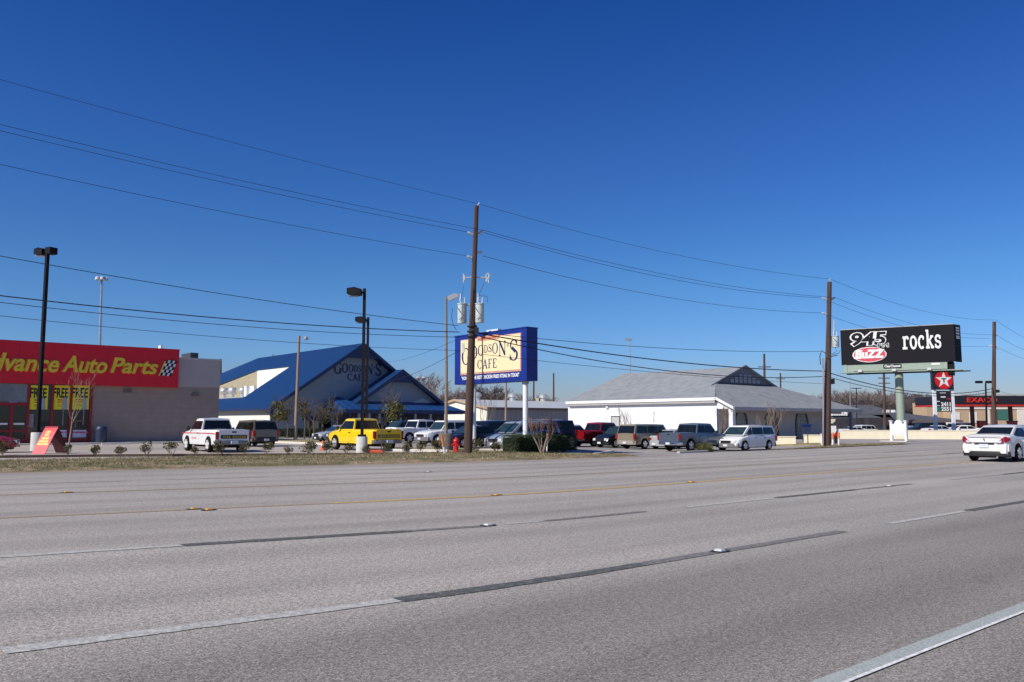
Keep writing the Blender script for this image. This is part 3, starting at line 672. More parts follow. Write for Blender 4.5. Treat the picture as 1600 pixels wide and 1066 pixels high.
for px, wd in ((549, 5), (600, 4), (632, 4), (660, 4), (683, 4)):
    x = along(px, OC, pd1); MB().box(x, x+wd*.09, pd1-.02, pd1+.01, .2, 2.3).build('porch_window', mat('window_dim', (.2,.19,.15), .3), b)
for px in (636, 656): pass
# small far dormer seen on the gable wall as a pale triangle lamp hood
x = along(659, OC, pd1)
MB().prism([(x-1.6,pd1-.05,zat(629.5,OC,x,pd1)),(x+1.4,pd1-.05,zat(629.5,OC,x,pd1)),(x,pd1-.05,zat(622,OC,x,pd1))], (0,-.1,0)).build('hood_panel', mat('hood_grey', (.5,.52,.53), .6), b)
for px in (653, 662):
    x = along(px, OC, 3); z = zat(594, OC, x, 3); q = MB(); q.cyl((x,3,z-2.2),(x,3,z),.08); q.lathe((x,3,z), [(.3,0),(.45,.25),(.2,.5)], 10); q.build('roof_vent', M_vent, b)

# ---- metal warehouse behind the sign
M_corr = stripes('ribbed_wall', (.30,.28,.26), (.2,.19,.18), 0, .9, .1, .6)
M_metroof = stripes('pale_metal_roof', (.62,.63,.62), (.5,.51,.5), 0, .9, .07, .45, .2)
OW = XY(762, 122); OW = (OW.x, OW.y)
b = empty('metal_warehouse', (*OW, 0), TH, 'low metal warehouse with pale ribbed roof and cream gable end, behind the blue pylon sign', 'warehouse')
MB().box(0, 24, 0, .2, -.5, 3.8).build('long_wall', M_corr, b)
MB().prism([(0,.2,-.5),(0,15.6,-.5),(0,15.6,3.8),(0,7.8,5.05),(0,.2,3.8)], (.2,0,0)).build('gable_wall', M_creamw, b)
mb = MB(); mb.prism([(-.3,-.3,3.78),(-.3,7.8,5.1),(-.3,16,3.78),(-.3,16,3.9),(-.3,7.8,5.22),(-.3,-.3,3.9)], (24.6,0,0)); mb.build('roof', M_metroof, b)
MB().prism([(-.34,-.35,3.55),(-.34,7.8,4.95),(-.34,16,3.55),(-.34,16,3.88),(-.34,7.8,5.26),(-.34,-.35,3.88)], (.06,0,0)).build('roof_trim', mat('trim_tan', (.5,.36,.22), .6), b)
MB().box(-.3, 24.2, -.36, -.28, 3.55, 3.9).build('eave_trim', mat('trim_brown', (.16,.1,.08), .6), b)
for px in (745, 801, 849):
    x = along(px, OW, 9); q = MB(); q.cyl((x,9,4.6),(x,9,5.9),.5,.5,14); q.lathe((x,9,5.8), [(.7,0),(.8,.25),(.6,.55),(.1,.7)], 14); q.build('roof_ventilator', M_vent, b, True)
# red tiled house behind
O = XY(850, 150); b = empty('tiled_house', (O.x, O.y, 0), TH, 'small house with orange tiled roof just showing left of the white building', 'house')
MB().box(0, 9, 0, 8, -.5, 3.3).build('wall', M_tan, b)
MB().prism([(-.4,-.5,3.2),(-.4,4,5.3),(-.4,8.5,3.2)], (9.8,0,0)).build('roof', stripes('orange_tile', (.42,.13,.06), (.2,.06,.04), 0, .35, .3, .8), b)
q = MB().box(2, 3, 3.6, 4.4, 4.6, 6.2).build('chimney', M_tan, b)

# ---- white building with arched windows
OB = XY(1145, 80); OB = (OB.x, OB.y); gz0 = -.35
M_shingle = mat('grey_shingle', (.25,.265,.28), .9, var=.2, scale=1.1, bump=.5, bscale=9)
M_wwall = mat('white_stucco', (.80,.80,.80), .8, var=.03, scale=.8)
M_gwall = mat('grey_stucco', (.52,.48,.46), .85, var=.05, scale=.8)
b = empty('white_building', (*OB, 0), TH, 'white stucco building with grey shingle roof, louvred gablet and arched windows', 'building')
E1 = 3.1; SF = .53
back = 22.3
MB().box(0, .3, 1.75, back, gz0, 3.9).build('side_wall', M_wwall, b)
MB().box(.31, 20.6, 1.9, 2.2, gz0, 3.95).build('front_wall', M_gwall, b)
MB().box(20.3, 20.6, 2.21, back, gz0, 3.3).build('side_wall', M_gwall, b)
MB().prism([(0,back,3.85),(9.4,back,7.4),(20.6,back,3.1),(20.6,back,gz0),(0,back,gz0)], (0,.3,0)).build('back_wall', M_wwall, b)
MB().box(.0, .45, -.0, .45, gz0, E1-.12).build('corner_column', M_whitep, b)
MB().box(-.06, .0, 1.65, 1.78, gz0, E1-.1).build('corner_board', M_bluetrim, b)
MB().prism([(0,.05,E1-.12),(0,1.74,E1-.12),(0,1.74,3.85),(0,.05,E1+.1)], (.2,0,0)).build('porch_end_panel', M_wwall, b)
rf = MB(); S = (0,0,.16)
rf.prism([(-.25,-.3,E1-.12),(24.5,-.3,E1-.12),(14.7,5,5.62),(4.3,5,5.62),(-.25,1.7,3.98)], S)
rf.prism([(-.35,1.7,3.9),(4.3,5,5.62),(9.4,5,7.5),(9.4,back+.3,7.5),(-.35,back+.3,3.9)], S)
rf.prism([(9.4,5,7.5),(14.7,5,5.62),(24.5,-.3,E1-.12),(24.5,9,E1-.12),(20.9,back+.3,3.1),(9.4,back+.3,7.5)], S)
rf.build('roof', M_shingle, b)
gb = MB(); gb.prism([(4.3,4.95,5.55),(14.7,4.95,5.55),(9.4,4.95,7.5)], (0,.2,0)); gb = gb.build('gablet', mat('gablet_grey', (.2,.21,.23), .8), b)
l = MB()
for k in range(7):
    x = 6.7+k*.8; l.box(x, x+.62, 4.84, 4.9, 5.85, min(5.85+.95, 7.5-abs(x+.3-9.4)*.37-.35))
l.build('louvre', mat('louvre_slate', (.32,.34,.37), .6), gb)
MB().prism([(3.2,4.72,5.3),(9.4,4.72,7.62),(15.9,4.72,5.3),(15.9,4.72,5.5),(9.4,4.72,7.84),(3.2,4.72,5.5)], (0,.3,0)).build('gablet_rake', M_shingle, b)
MB().box(4.2, 14.8, 4.7, 4.9, 5.5, 5.75).build('gablet_sill', mat('sill_dark', (.06,.065,.08), .8), b)
MB().box(-.25, 24.5, -.38, -.31, E1-.3, E1+.04).build('fascia', mat('fascia_grey', (.42,.41,.41), .7), b)
MB().box(-.43, -.36, 1.7, back+.3, 3.78, 4.08).build('fascia', M_whitep, b)
MB().prism([(-.33,-.3,E1-.2),(-.33,-.3,E1+.06),(-.33,1.7,4.12),(-.33,1.7,3.86)], (.07,0,0)).build('fascia', M_whitep, b)
MB().box(-.35, -.001, 1.78, back, 3.55, 3.78).build('soffit', mat('soffit_grey', (.4,.38,.37), .8), b)
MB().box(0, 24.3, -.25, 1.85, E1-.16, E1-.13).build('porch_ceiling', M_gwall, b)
MB().box(.0, 20.6, .05, .2, E1-.5, E1-.17).build('porch_beam', mat('beam_tan', (.36,.31,.27), .8), b)
M_arch = mat('arch_trim', (.03,.04,.06), .5); M_archg = mat('arch_glass', (.2,.22,.22), .2, var=.5, scale=1.4)
for i, (pa, pc) in enumerate(((1148, 1168), (1195, 1216), (1243, 1263))):
    xa, xc = along(pa, OB, 1.85), along(pc, OB, 1.85); xm = (xa+xc)/2; r = (xc-xa)/2; zt = zat(640.5, OB, xm, 1.9); zs = zt-r*1.15; z0 = gz0+(.1 if i == 2 else .5)
    out = [(xa, z0), (xc, z0)]+[(xm+r*math.cos(a), zs+r*1.15*math.sin(a)) for a in [k*math.pi/14 for k in range(15)]]
    q = .16; inn = [(xa+q, z0+.05), (xc-q, z0+.05)]+[(xm+(r-q)*math.cos(a), zs+(r*1.15-q)*math.sin(a)) for a in [k*math.pi/14 for k in range(15)]]
    f = MB(); n = len(out)
    for k in range(n):
        k2 = (k+1) % n; f.prism([(out[k][0],1.89,out[k][1]),(out[k2][0],1.89,out[k2][1]),(inn[k2][0],1.89,inn[k2][1]),(inn[k][0],1.89,inn[k][1])], (0,-.09,0))
    wf = f.build('arched_window', M_arch, b)
    MB().poly([(x,1.875,z) for x, z in inn]).build('pane', M_archg, wf)
    g = MB()
    for k in range(1, 5): x = xa+(xc-xa)*k/5; g.box(x-.02, x+.02, 1.84, 1.87, z0, zs+r*.6)
    for k in range(7): z = z0+.4+k*(zt-z0-.6)/7; g.box(xa+.15, xc-.15, 1.842, 1.868, z-.02, z+.02)
    g.build('lattice', mat('lattice_white', (.35,.36,.36), .6), wf)
MB().box(along(1329, OB, .3)-.15, along(1329, OB, .3)+.15, .1, .4, gz0, E1-.16).build('porch_post', mat('post_slate', (.2,.22,.26), .6), b)
MB().box(.2, 24.6, -.6, 1.85, gz0-.05, gz0+.12).build('porch_slab', M_conc, b)
x = along(965, OB, 0);
def sidey(px):  # distance back along the side wall for a picture column
    k = (px-800)/FOC*math.cos(PITCH); return (OB[0]-k*OB[1])/(k*V.y-V.x)
d0, d1 = sidey(968), sidey(956)
MB().box(-.05, -.002, d0, d1, gz0, 2.25).build('door', mat('door_grey', (.45,.46,.46), .6), b)
MB().box(-.07, -.052, d0-.08, d0, gz0, 2.35).build('door_frame', M_darkmetal, b); MB().box(-.07, -.052, d1, d1+.08, gz0, 2.35).build('door_frame', M_darkmetal, b); MB().box(-.07, -.052, d0, d1, 2.26, 2.35).build('door_frame', M_darkmetal, b)
for px in (948, 998): d = sidey(px); MB().box(-.06, 0, d-.03, d+.03, gz0, 3.5).build('drain_pipe', M_wwall, b)
MB().lathe((-.1, sidey(950), 3.2), [(.05,0),(.16,.05),(.12,.25),(.03,.3)], 10).build('wall_lamp', M_whitep, b)
# cream garden walls
M_creamwall = mat('cream_block', (.82,.74,.55), .85, var=.06, scale=2)
def lowwall(pa, pc, Y0, Y1, h, lab, th=.22, name='garden_wall', grp=None):
    a, c = XY(pa, Y0), XY(pc, Y1); d = c-a; rz = math.atan2(d.y, d.x); za = G(a.x, a.y)
    e = empty(name, (a.x, a.y, za), rz, lab, 'wall', grp)
    MB().box(0, d.length, 0, th, -.5, h).build('wall', M_creamwall, e); MB().box(-.04, d.length+.04, -.04, th+.04, h, h+.07).build('coping', M_creamwall, e)
lowwall(1207, 1242.5, 68, 67.5, .66, 'short cream block wall right of the white minivan, left of the gap')
lowwall(1255, 1282, 69, 68.6, .66, 'short cream block wall directly left of the right-hand wooden utility pole')
lowwall(1309, 1560, 89, 86, .86, 'long low cream block wall behind the white monument sign')
# ---- strip mall
M_dkshingle = mat('dark_shingle', (.075,.08,.095), .9, var=.2, scale=1.2, bump=.3)
M_store = mat('storefront_dark', (.03,.025,.025), .5, var=.6, scale=.35)
gf = -.62
for i, (pa, pc, Y, yt, yb, lab) in enumerate(((1288, 1394, 190, 632.5, 655, 'strip mall wing with dark mansard roof and white sign letters, left of the billboard column'),
                               (1405, 1479, 136, 644.5, 657, 'lower strip mall wing with dark roof between the billboard column and the gas price sign'))):
    a, c = XY(pa, Y), XY(pc, Y); b = empty('strip_mall', (a.x, a.y, gf), 0, lab, 'shopping strip', 'strip mall wings'); W2 = c.x-a.x
    zt = P(800, yt, Y).z-gf; zb = P(800, yb, Y).z-gf
    hipx = 6 if i else 3
    MB().box(.5, W2-1, 1.5, 30, -.4, zb+.5).build('wall', M_store, b)
    mr = MB(); mr.prism([(-(1 if i else 10),-1.2,zb),(W2+(2 if i else 6),-1.2,zb),(W2-(hipx if i else 3),4,zt),(0,4,zt)], (0,.3,.05)); mr.prism([(0,4.4,zt),(W2-(hipx if i else 3),4.4,zt),(W2-(hipx if i else 3),16,zt),(0,16,zt)], (0,0,-.3))
    mr.prism([(W2+(2 if i else 6),-1.2,zb),(W2+(2 if i else 6),22,zb),(W2-hipx,16,zt),(W2-(hipx if i else 3),4,zt)], (.01,.3,-.05)); mr.build('mansard_roof', M_dkshingle, b)
    MB().box(-(1 if i else 10), W2+2, -1.3, -1.1, zb-.45, zb).build('canopy_edge', mat('canopy_brown', (.14,.1,.085), .7), b)
    if i == 0:
        g = MB(); rr = random.Random(3)
        for (qa, qc) in ((1303.5, 1328), (1387, 1406)):
            x = (XY(qa, Y-2).x-a.x); xe = XY(qc, Y-2).x-a.x
            z = P(800, 649.5, Y-2).z-gf
            while x < xe: wq = rr.uniform(.25, .6); g.box(x, x+wq, -1.0, .2, z, z+rr.choice((.6, .8, 1.3))); x += wq+.15
        g.build('sign_letters', M_whitep, b)
    for k in range(9): x = 1+k*(W2-2)/9; MB().box(x, x+.25, -.9, -.65, -.3, zb-.4).build('canopy_post', mat('post_brown', (.10,.08,.07), .7), b)
# ---- gas station
b0 = XY(1440, 140); b = empty('gas_station_store', (b0.x, b0.y, -.5), 0, 'tan block gas station store behind the red and black canopy', 'shop')
M_tanb = mat('tan_block', (.50,.36,.23), .85, var=.06); M_pinkw = mat('pale_panel', (.78,.70,.62), .7)
Xs = lambda px: XY(px, 140).x-b0.x
MB().box(Xs(1463), Xs(1560), 3, 8, -.3, P(800, 629, 143).z+.5).build('upper_wall', M_tanb, b)
MB().box(Xs(1488), Xs(1750), 0, 2.9, -.3, P(800, 637.5, 140).z+.5).build('wall', M_tanb, b)
MB().box(Xs(1487), Xs(1752), -.12, -.01, P(800, 639.5, 140).z+.5, P(800, 636, 140).z+.5).build('fascia', M_pinkw, b)
for pa, pc, y0, y1, m_, nm in ((1493, 1500, 644, 661, M_pinkw, 'panel'), (1515, 1527, 644, 661, M_pinkw, 'panel'), (1543, 1547, 640, 662, M_pinkw, 'panel'), (1590, 1640, 640, 664, M_pinkw, 'panel'),
      (1549, 1558, 640, 664, mat('brown_door', (.12,.06,.05), .6), 'door'), (1559, 1575, 640, 656, mat('green_window', (.05,.16,.13), .2), 'window'), (1576, 1580, 638, 664, M_pinkw, 'panel')):
    MB().box(Xs(pa), Xs(pc), -.09, -.005, P(800, y1, 140).z+.5, P(800, y0, 140).z+.5).build(nm, m_, b)
Yc = 112; c0 = XY(1489, Yc); b = empty('fuel_canopy', (c0.x, c0.y, -.5), R(4), 'black and red gas station canopy with red letters on its edge', 'canopy')
Wc = 24; zb = P(800, 634.5, Yc).z+.5; zt = P(800, 618.3, Yc).z+.5; M_canb = mat('canopy_black', (.012,.010,.016), .35, coat=.3); M_canr = mat('canopy_red', (.55,.02,.012), .4)
MB().box(0, Wc, .0, 9, zb+.32, zt).build('canopy_band', M_canb, b); MB().box(-.02, Wc+.02, -.03, 9.03, zb, zb+.2).build('red_stripe', M_canr, b); MB().box(.05, Wc-.05, .05, 8.9, zb+.2, zb+.32).build('canopy_soffit', M_canb, b)
MB().box(2, Wc, 1, 8, zt+.001, zt+.25).build('canopy_deck', M_coping, b)
t = MB(); xa = along(1513, (c0.x, c0.y)); k0 = XY(1513, Yc).x-c0.x; k1 = XY(1562, Yc).x-c0.x
put_text(t, 'EXACO', (k0+.05, -.02, zb+.5), (1,0,0), (0,0,1), k1-k0, zt-zb-.75, .1, 0, .012, 0, 1.1); t.build('canopy_letters', mat('letter_red', (.75,.03,.015), .35), b)
for px in (1528, 1591):
    x = XY(px, Yc+3).x-c0.x; MB().box(x-.2, x+.2, 3.3, 3.7, -.2, zb).build('canopy_column', mat('column_dark', (.06,.035,.04), .5), b)
M_pump = mat('pump_red', (.33,.012,.018), .4)
for i, (pa, pc) in enumerate(((1530, 1542.5), (1577, 1590))):
    a, c = XY(pa, Yc+3), XY(pc, Yc+3); e = empty('fuel_pump', ((a.x+c.x)/2, a.y, -.5), 0, ('dark red fuel pump seen above the boot of the white sedan, left one', 'dark red fuel pump near the right edge under the canopy')[i], 'fuel pump', 'fuel pumps under the canopy')
    wq = (c.x-a.x)/2; MB().box(-wq, wq, 0, .6, 0, 2.2).build('cabinet', M_pump, e); MB().box(-wq*.6, wq*.6, -.03, -.002, 1.2, 1.7).build('screen', M_darkmetal, e); MB().box(-wq*1.06, wq*1.06, -.05, .65, 2.2, 2.4).build('pump_top', M_darkmetal, e)
    MB().tube([(wq, .2, 2.0), (wq+.25, .1, 1.5), (wq+.15, .05, .7), (wq, .1, 1.2)], .03).build('hose', M_blackplastic, e)
# ------------------------------------------------------------------ vehicles
def paint(name, c, rough=.28, metal=0): return mat('paint_'+name, c, rough, metal, .02, 1.0, coat=.7)
def li(tab, x):
    if x <= tab[0][0]: return tab[0][1]
    for (a, p), (b, q) in zip(tab, tab[1:]):
        if x <= b: return p+(q-p)*(x-a)/(b-a)
    return tab[-1][1]
KINDS = {
 'sedan': dict(L=4.8, W=1.79, H=1.45, top=[(-2.4,.62),(-2.36,.93),(-2.2,1.03),(-1.65,1.07),(-1.2,1.0),(0,.95),(1.0,.94),(1.7,.84),(2.25,.70),(2.4,.55)], low=.22, belt=.95, cab=(1.25,.45,-.75,-1.8), wx=(1.42,-1.38), R=.34, panes=(-.25,), doors=(( .9,-.2),(-.22,-1.0)), tw=.70),
 'oldsedan': dict(L=4.7, W=1.76, H=1.42, top=[(-2.35,.6),(-2.3,.93),(-2.1,.97),(-1.5,.98),(0,.92),(1.0,.9),(1.8,.82),(2.25,.7),(2.35,.5)], low=.24, belt=.92, cab=(1.15,.45,-.75,-1.45), wx=(1.38,-1.3), R=.32, panes=(-.2,), doors=((.85,-.15),(-.17,-.95)), tw=.74),
 'minivan': dict(L=4.8, W=1.95, H=1.74, top=[(-2.4,.6),(-2.38,1.05),(-2.2,1.1),(0,1.06),(1.1,1.05),(1.8,.93),(2.25,.75),(2.4,.55)], low=.24, belt=1.06, cab=(1.6,.75,-2.12,-2.36), wx=(1.5,-1.4), R=.34, panes=(.55,-.75), doors=((1.0,.1),(.08,-1.0)), tw=.82),
 'suv': dict(L=4.75, W=1.88, H=1.80, top=[(-2.38,.6),(-2.36,1.12),(-2.2,1.16),(0,1.1),(1.0,1.1),(1.9,1.02),(2.3,.88),(2.38,.6)], low=.34, belt=1.1, cab=(1.1,.5,-2.05,-2.34), wx=(1.45,-1.35), R=.38, panes=(-.1,-1.15), doors=((.85,-.1),(-.12,-1.05)), tw=.83),
 'bigsuv': dict(L=5.5, W=2.0, H=1.92, top=[(-2.75,.6),(-2.73,1.18),(-2.6,1.22),(0,1.16),(1.4,1.16),(2.3,1.1),(2.68,.98),(2.75,.6)], low=.36, belt=1.16, cab=(1.4,.8,-2.45,-2.7), wx=(1.75,-1.6), R=.39, panes=(.0,-1.2), doors=((1.1,.05),(.02,-1.0)), tw=.86),
 'wagon': dict(L=4.3, W=1.7, H=1.6, top=[(-2.15,.55),(-2.12,.98),(-2.0,1.02),(0,.98),(.8,.98),(1.6,.92),(2.0,.75),(2.15,.5)], low=.24, belt=.98, cab=(1.0,.35,-1.7,-2.1), wx=(1.3,-1.25), R=.33, panes=(-.1,-.95), doors=((.75,-.1),(-.12,-.9)), tw=.78),
 'pickup': dict(L=4.95, W=1.75, H=1.66, top=[(-2.47,.6),(-2.46,1.08),(-.42,1.08),(-.4,1.08),(1.3,1.06),(1.9,1.0),(2.35,.88),(2.47,.6)], low=.36, belt=1.06, cab=(1.35,.72,-.22,-.36), wx=(1.55,-1.4), R=.365, panes=(), doors=((1.1,-.2),), tw=.765, bed=(-2.40,-.44,.68)),
 'crewpickup': dict(L=5.8, W=2.0, H=1.93, top=[(-2.9,.6),(-2.89,1.26),(-1.15,1.26),(-1.1,1.24),(1.3,1.22),(2.2,1.17),(2.75,1.02),(2.9,.6)], low=.42, belt=1.22, cab=(1.35,.7,-.75,-1.05), wx=(1.85,-1.75), R=.42, panes=(-.05,), doors=((1.1,.05),(.03,-.85)), tw=.82, bed=(-2.84,-1.16,.8)),
}
M_alloydark = mat('alloy_dark', (.13,.13,.14), .4, .0)
def make_car(kind, pm, lab, cat, pos, heading, name='parked_car', roofm=None, group=None, low=None, rim=None, band=None, z=None, detail=2, k=1.0, plate=True):
    T = KINDS[kind]; L, W, H = T['L'], T['W'], T['H']; Rw = T['R']; lz = T['low']; zc = Rw
    e = empty(name, (pos[0], pos[1], G(pos[0], pos[1]) if z is None else z), heading, lab, cat, group)
    e.scale = (k, k, k)
    ar = Rw*1.17
    xs = set([t[0] for t in T['top']])
    for wxx in T['wx']:
        for i in range(13): xs.add(wxx+ar*math.cos(math.pi*i/12))
    x = -L/2
    while x < L/2: xs.add(round(x, 3)); x += .3
    if 'bed' in T: xs |= {T['bed'][0], T['bed'][1], T['bed'][0]-.001, T['bed'][1]+.001}
    xs = sorted(v for v in xs if -L/2 <= v <= L/2); xs = [v for i, v in enumerate(xs) if i == 0 or v-xs[i-1] > .0009]
    def hw(x):
        q = abs(x)/(L/2); return W/2*(1-.02*q-.11*max(0, (q-.82)/.18)**2)
    def zl(x):
        z_ = lz
        for wxx in T['wx']:
            d = abs(x-wxx)
            if d < ar: z_ = max(z_, zc+math.sqrt(max(0, ar*ar-d*d)))
        q = abs(x)/(L/2)
        return min(z_+.12*max(0, (q-.9)/.1), li(T['top'], x)-.05)
    NP = 8
    def ring(x):
        w_ = hw(x); a = zl(x); zt = li(T['top'], x); h = zt-a
        if 'bed' in T and T['bed'][0] <= x <= T['bed'][1]:
            fl = max(T['bed'][2], a+.02)
            return [(w_*.97, a), (w_, a+h*.4), (w_, a+h*.75), (w_*.985, zt-.02), (w_*.97, zt), (w_*.88, zt), (w_*.875, fl), (0, fl)]
        return [(w_*.97, a), (w_, a+h*.4), (w_*.995, a+h*.7), (w_*.965, zt-.05), (w_*.90, zt-.012), (w_*.70, zt+.018), (w_*.4, zt+.032), (0, zt+.038)]
    mb = MB(); RG = [ring(x) for x in xs]
    for x, r in zip(xs, RG):
        mb.v += [(x, y, z_) for y, z_ in r]; mb.v += [(x, -y, z_) for y, z_ in r]
    S2 = 2*NP
    for i in range(len(xs)-1):
        for s0 in (0, NP):
            for j in range(NP-1): mb.f.append((i*S2+s0+j, (i+1)*S2+s0+j, (i+1)*S2+s0+j+1, i*S2+s0+j+1)); mb.m.append(0)
    for i in (0, len(xs)-1): mb.f.append(tuple([i*S2+j for j in range(NP)]+[i*S2+NP+j for j in range(NP-2, -1, -1)])); mb.m.append(0)
    body = mb.build('body', pm, e, True, ang=32)
    # cabin
    bf, rf, rr, br = T['cab']; bz = T['belt']-.02; rz = H-.02; yb = W/2*.955; yt = W/2*T['tw']; cm = MB()
    cor = [(bf,yb*.93,bz),(rf,yt*.95,rz),(rr,yt*.96,rz),(br,yb*.95 if kind not in ('sedan',) else yb*.86,bz)]
    mid = (bf+br)/2
    prof = []
    # side outline as one planar-ish shell with a crowned roof
    vs = []; rx = [rf, rf-(rf-rr)*.3, rf-(rf-rr)*.7, rr]; crown = [.0, .03, .03, .0]
    for sg in (1, -1):
        vs.append((bf, sg*yb*.93, bz)); 
        for q, c in zip(rx, crown): vs.append((q, sg*yt*(1 if 0 < rx.index(q) < 3 else .96), rz-.02+c*.6))
        vs.append((br, sg*cor[3][1], bz)); vs.append((mid, sg*yb, bz))
    top = [(q, 0, rz+(.012 if c else -.016)+c) for q, c in zip(rx, crown)]
    vs += top
    A = list(range(0, 7)); B = list(range(7, 14)); C_ = list(range(14, 18))
    fs = [(A[0],A[1],C_[0],B[1],B[0]), (A[5],A[4],C_[3],B[4],B[5])]
    for X in (A, B):
        fs += [(X[0],X[1],X[6]), (X[1],X[2],X[6]), (X[2],X[3],X[6]), (X[3],X[4],X[6]), (X[4],X[5],X[6])]
        for i in range(3): fs.append((X[1+i],X[2+i],C_[i+1],C_[i]))
    cm.add(vs, fs); cm.build('roof', roofm or pm, e, True, ang=28)
    # windows: panels on the cabin faces
    def sidept(sg, f, g):     # f along (0 front .. 1 rear), g up
        xb = bf+(br-bf)*f; xt = rf+(rr-rf)*f; yb_ = yb*(.93+.07*(1-abs(2*f-1))) if f < .5 else cor[3][1]+(yb-cor[3][1])*(1-abs(2*f-1))
        yt_ = yt*(1 if .15 < f < .85 else .96+.04*min(f, 1-f)/.15)
        return Vector((xb+(xt-xb)*g, sg*(yb_+(yt_-yb_)*g+.022), bz+(rz-.03-bz)*g))
    def f_at(x, g):
        a = bf+(rf-bf)*g; c = br+(rr-br)*g; return (x-a)/(c-a)
    gl, gh = .12, .84
    cuts = [None]+list(T['panes'])+[None]
    for sg in (1, -1):
        for i in range(len(cuts)-1):
            def fr(c, g, side):
                if c is None: return (.05 if side == 0 else .95) if g < .5 else (.07 if side == 0 else .95)
                return f_at(c+(-.04 if side == 0 else .04), g)
            pts = []
            for g, sides in ((gl, (0, 1)), (gh, (1, 0))):
                a, c = fr(cuts[i], g, 0), fr(cuts[i+1], g, 1)
                seq = [a+(c-a)*t/4 for t in range(5)]
                if sides[0] == 1: seq = seq[::-1]
                pts += [sidept(sg, f, g) for f in seq]
            q = MB(); n = len(pts)
            for t in range(4): q.quad(pts[t], pts[t+1], pts[n-2-t], pts[n-1-t])
            q.build('side_window', M_glass, e, True, ang=60)
    def glasspanel(nm, x0, x1, y0, y1, off, m_):
        a0, a1, g0, g1 = .05, .05, .08, .86
        f = lambda g, s_: Vector((x0+(x1-x0)*g+off*1.5, s_*(y0+(y1-y0)*g)*.91, bz+(rz-.02-bz)*g+.006))
        MB().quad(f(g0,-1), f(g0,1), f(g1,1), f(g1,-1)).build(nm, m_, e)
    glasspanel('windshield', bf, rf, yb*.93, yt*.96, .022, M_glasst)
    glasspanel('rear_window', br, rr, cor[3][1], yt*.96, -.022, M_glass)
    # doors: panels laid over the flank
    if detail > 1:
        ns = ('door',)
        for (xa, xc) in T['doors']:
            for sg in (1, -1):
                q = MB(); st = [xc+(xa-xc)*t/8 for t in range(9)]; 
                zlo = lambda x: max(lz+.06, zl(x)+.02)
                for x in st:
                    w_ = hw(x); zt = li(T['top'], x); a = lz; h = zt-a
                    for fz, fy in ((.1,.985),(.4,1.003),(.7,.9985),(.9,.975)):
                        q.v.append((x, sg*(w_*fy+.006), max(a+h*fz, zlo(x))))
                for i in range(8):
                    for j in range(3): q.f.append((i*4+j, (i+1)*4+j, (i+1)*4+j+1, i*4+j+1)); q.m.append(0)
                d = q.build('door', pm, e, True)
                hx = xc+.16; hz = lz+(li(T['top'], hx)-lz)*.78
                MB().box(hx-.08, hx+.08, min(sg*(hw(hx)*.99), sg*(hw(hx)*.99+.035)), max(sg*(hw(hx)*.99), sg*(hw(hx)*.99+.035)), hz-.02, hz+.02).build('handle', M_blackplastic if kind != 'sedan' else pm, d)
    # bumpers, lights, grille, plate
    ft = li(T['top'], L/2-.12); low = low or M_blackplastic
    truck = kind in ('pickup', 'crewpickup')
    def bumper(nm, sg, m_, z0, z1, out=.07):
        q = MB(); pts = []
        for t in range(9):
            y = -W/2*.945+W*.945*t/8; c = abs(2*t/8-1); x = sg*(L/2+out-.16*c**4)
            pts.append((x, y))
        vs = []
        for x, y in pts: vs += [(x-sg*.25, y, z0), (x-sg*.02, y, z0), (x, y, (z0+z1)/2), (x-sg*.02, y, z1), (x-sg*.25, y, z1)]
        fs = [(i*5+j, (i+1)*5+j, (i+1)*5+(j+1) % 5, i*5+(j+1) % 5) for i in range(8) for j in range(5)]+[(0,1,2,3,4), (40,41,42,43,44)]
        return q.add(vs, fs).build(nm, m_, e, True, ang=50)
    rb = M_chrome if truck and kind == 'crewpickup' else (pm if low is pm or kind == 'sedan' else low)
    if kind == 'sedan':
        bumper('rear_bumper', -1, pm, .42, .68); bumper('rear_valance', -1, M_blackplastic, .22, .41, .05); bumper('front_bumper', 1, pm, .3, .55)
    elif truck:
        bumper('rear_bumper', -1, mat('bumper_silver', (.2,.2,.21), .35, .3) if kind == 'pickup' else M_chrome, lz+.02, lz+.2, .12); bumper('front_bumper', 1, low, lz, lz+.25)
    else:
        bumper('rear_bumper', -1, low, lz, lz+.3); bumper('front_bumper', 1, low, lz-.02, lz+.27)
    fz = min(.72, ft-.08) if not truck else ft-.22
    for sg in (1, -1):
        y1 = W/2*.86; q = MB(); h_ = .085 if kind in ('sedan', 'oldsedan', 'wagon', 'minivan') else .11
        q.prism([(L/2-.30, sg*(W/2*.955), fz-h_), (L/2+.012, sg*(W/2*.80), fz-h_), (L/2+.012, sg*(W/2*.52), fz-h_), (L/2-.30, sg*(W/2*.52), fz-h_)], (-.02, 0, 2*h_)); q.build('headlight', M_lamp, e)
        q = MB(); rzt = li(T['top'], -L/2+.03)
        if kind == 'sedan':
            q.prism([(-L/2-.02, sg*W/2*.83, .76), (-L/2+.20, sg*W/2*.965, .85), (-L/2+.22, sg*W/2*.955, .93), (-L/2+.04, sg*W/2*.83, 1.0)], (-.02, sg*.03, .0))
            q.prism([(-L/2-.03, sg*.46, .735), (-L/2-.02, sg*W/2*.80, .755), (-L/2+.04, sg*W/2*.83, 1.0), (-L/2-.0, sg*.66, .93)], (-.035, 0, 0))
        elif kind == 'oldsedan': q.box(-L/2-.03, -L/2+.04, *sorted((sg*.30, sg*W/2*.93)), .66, .82)
        elif truck: q.box(-L/2-.03, -L/2+.1, *sorted((sg*W/2*.86, sg*W/2*.985)), rzt-.45, rzt-.08)
        else: q.box(-L/2-.035, -L/2+.12, *sorted((sg*W/2*.82, sg*W/2*.985)), rzt-.42, rzt-.02)
        tl = q.build('taillight', M_red_lens, e)
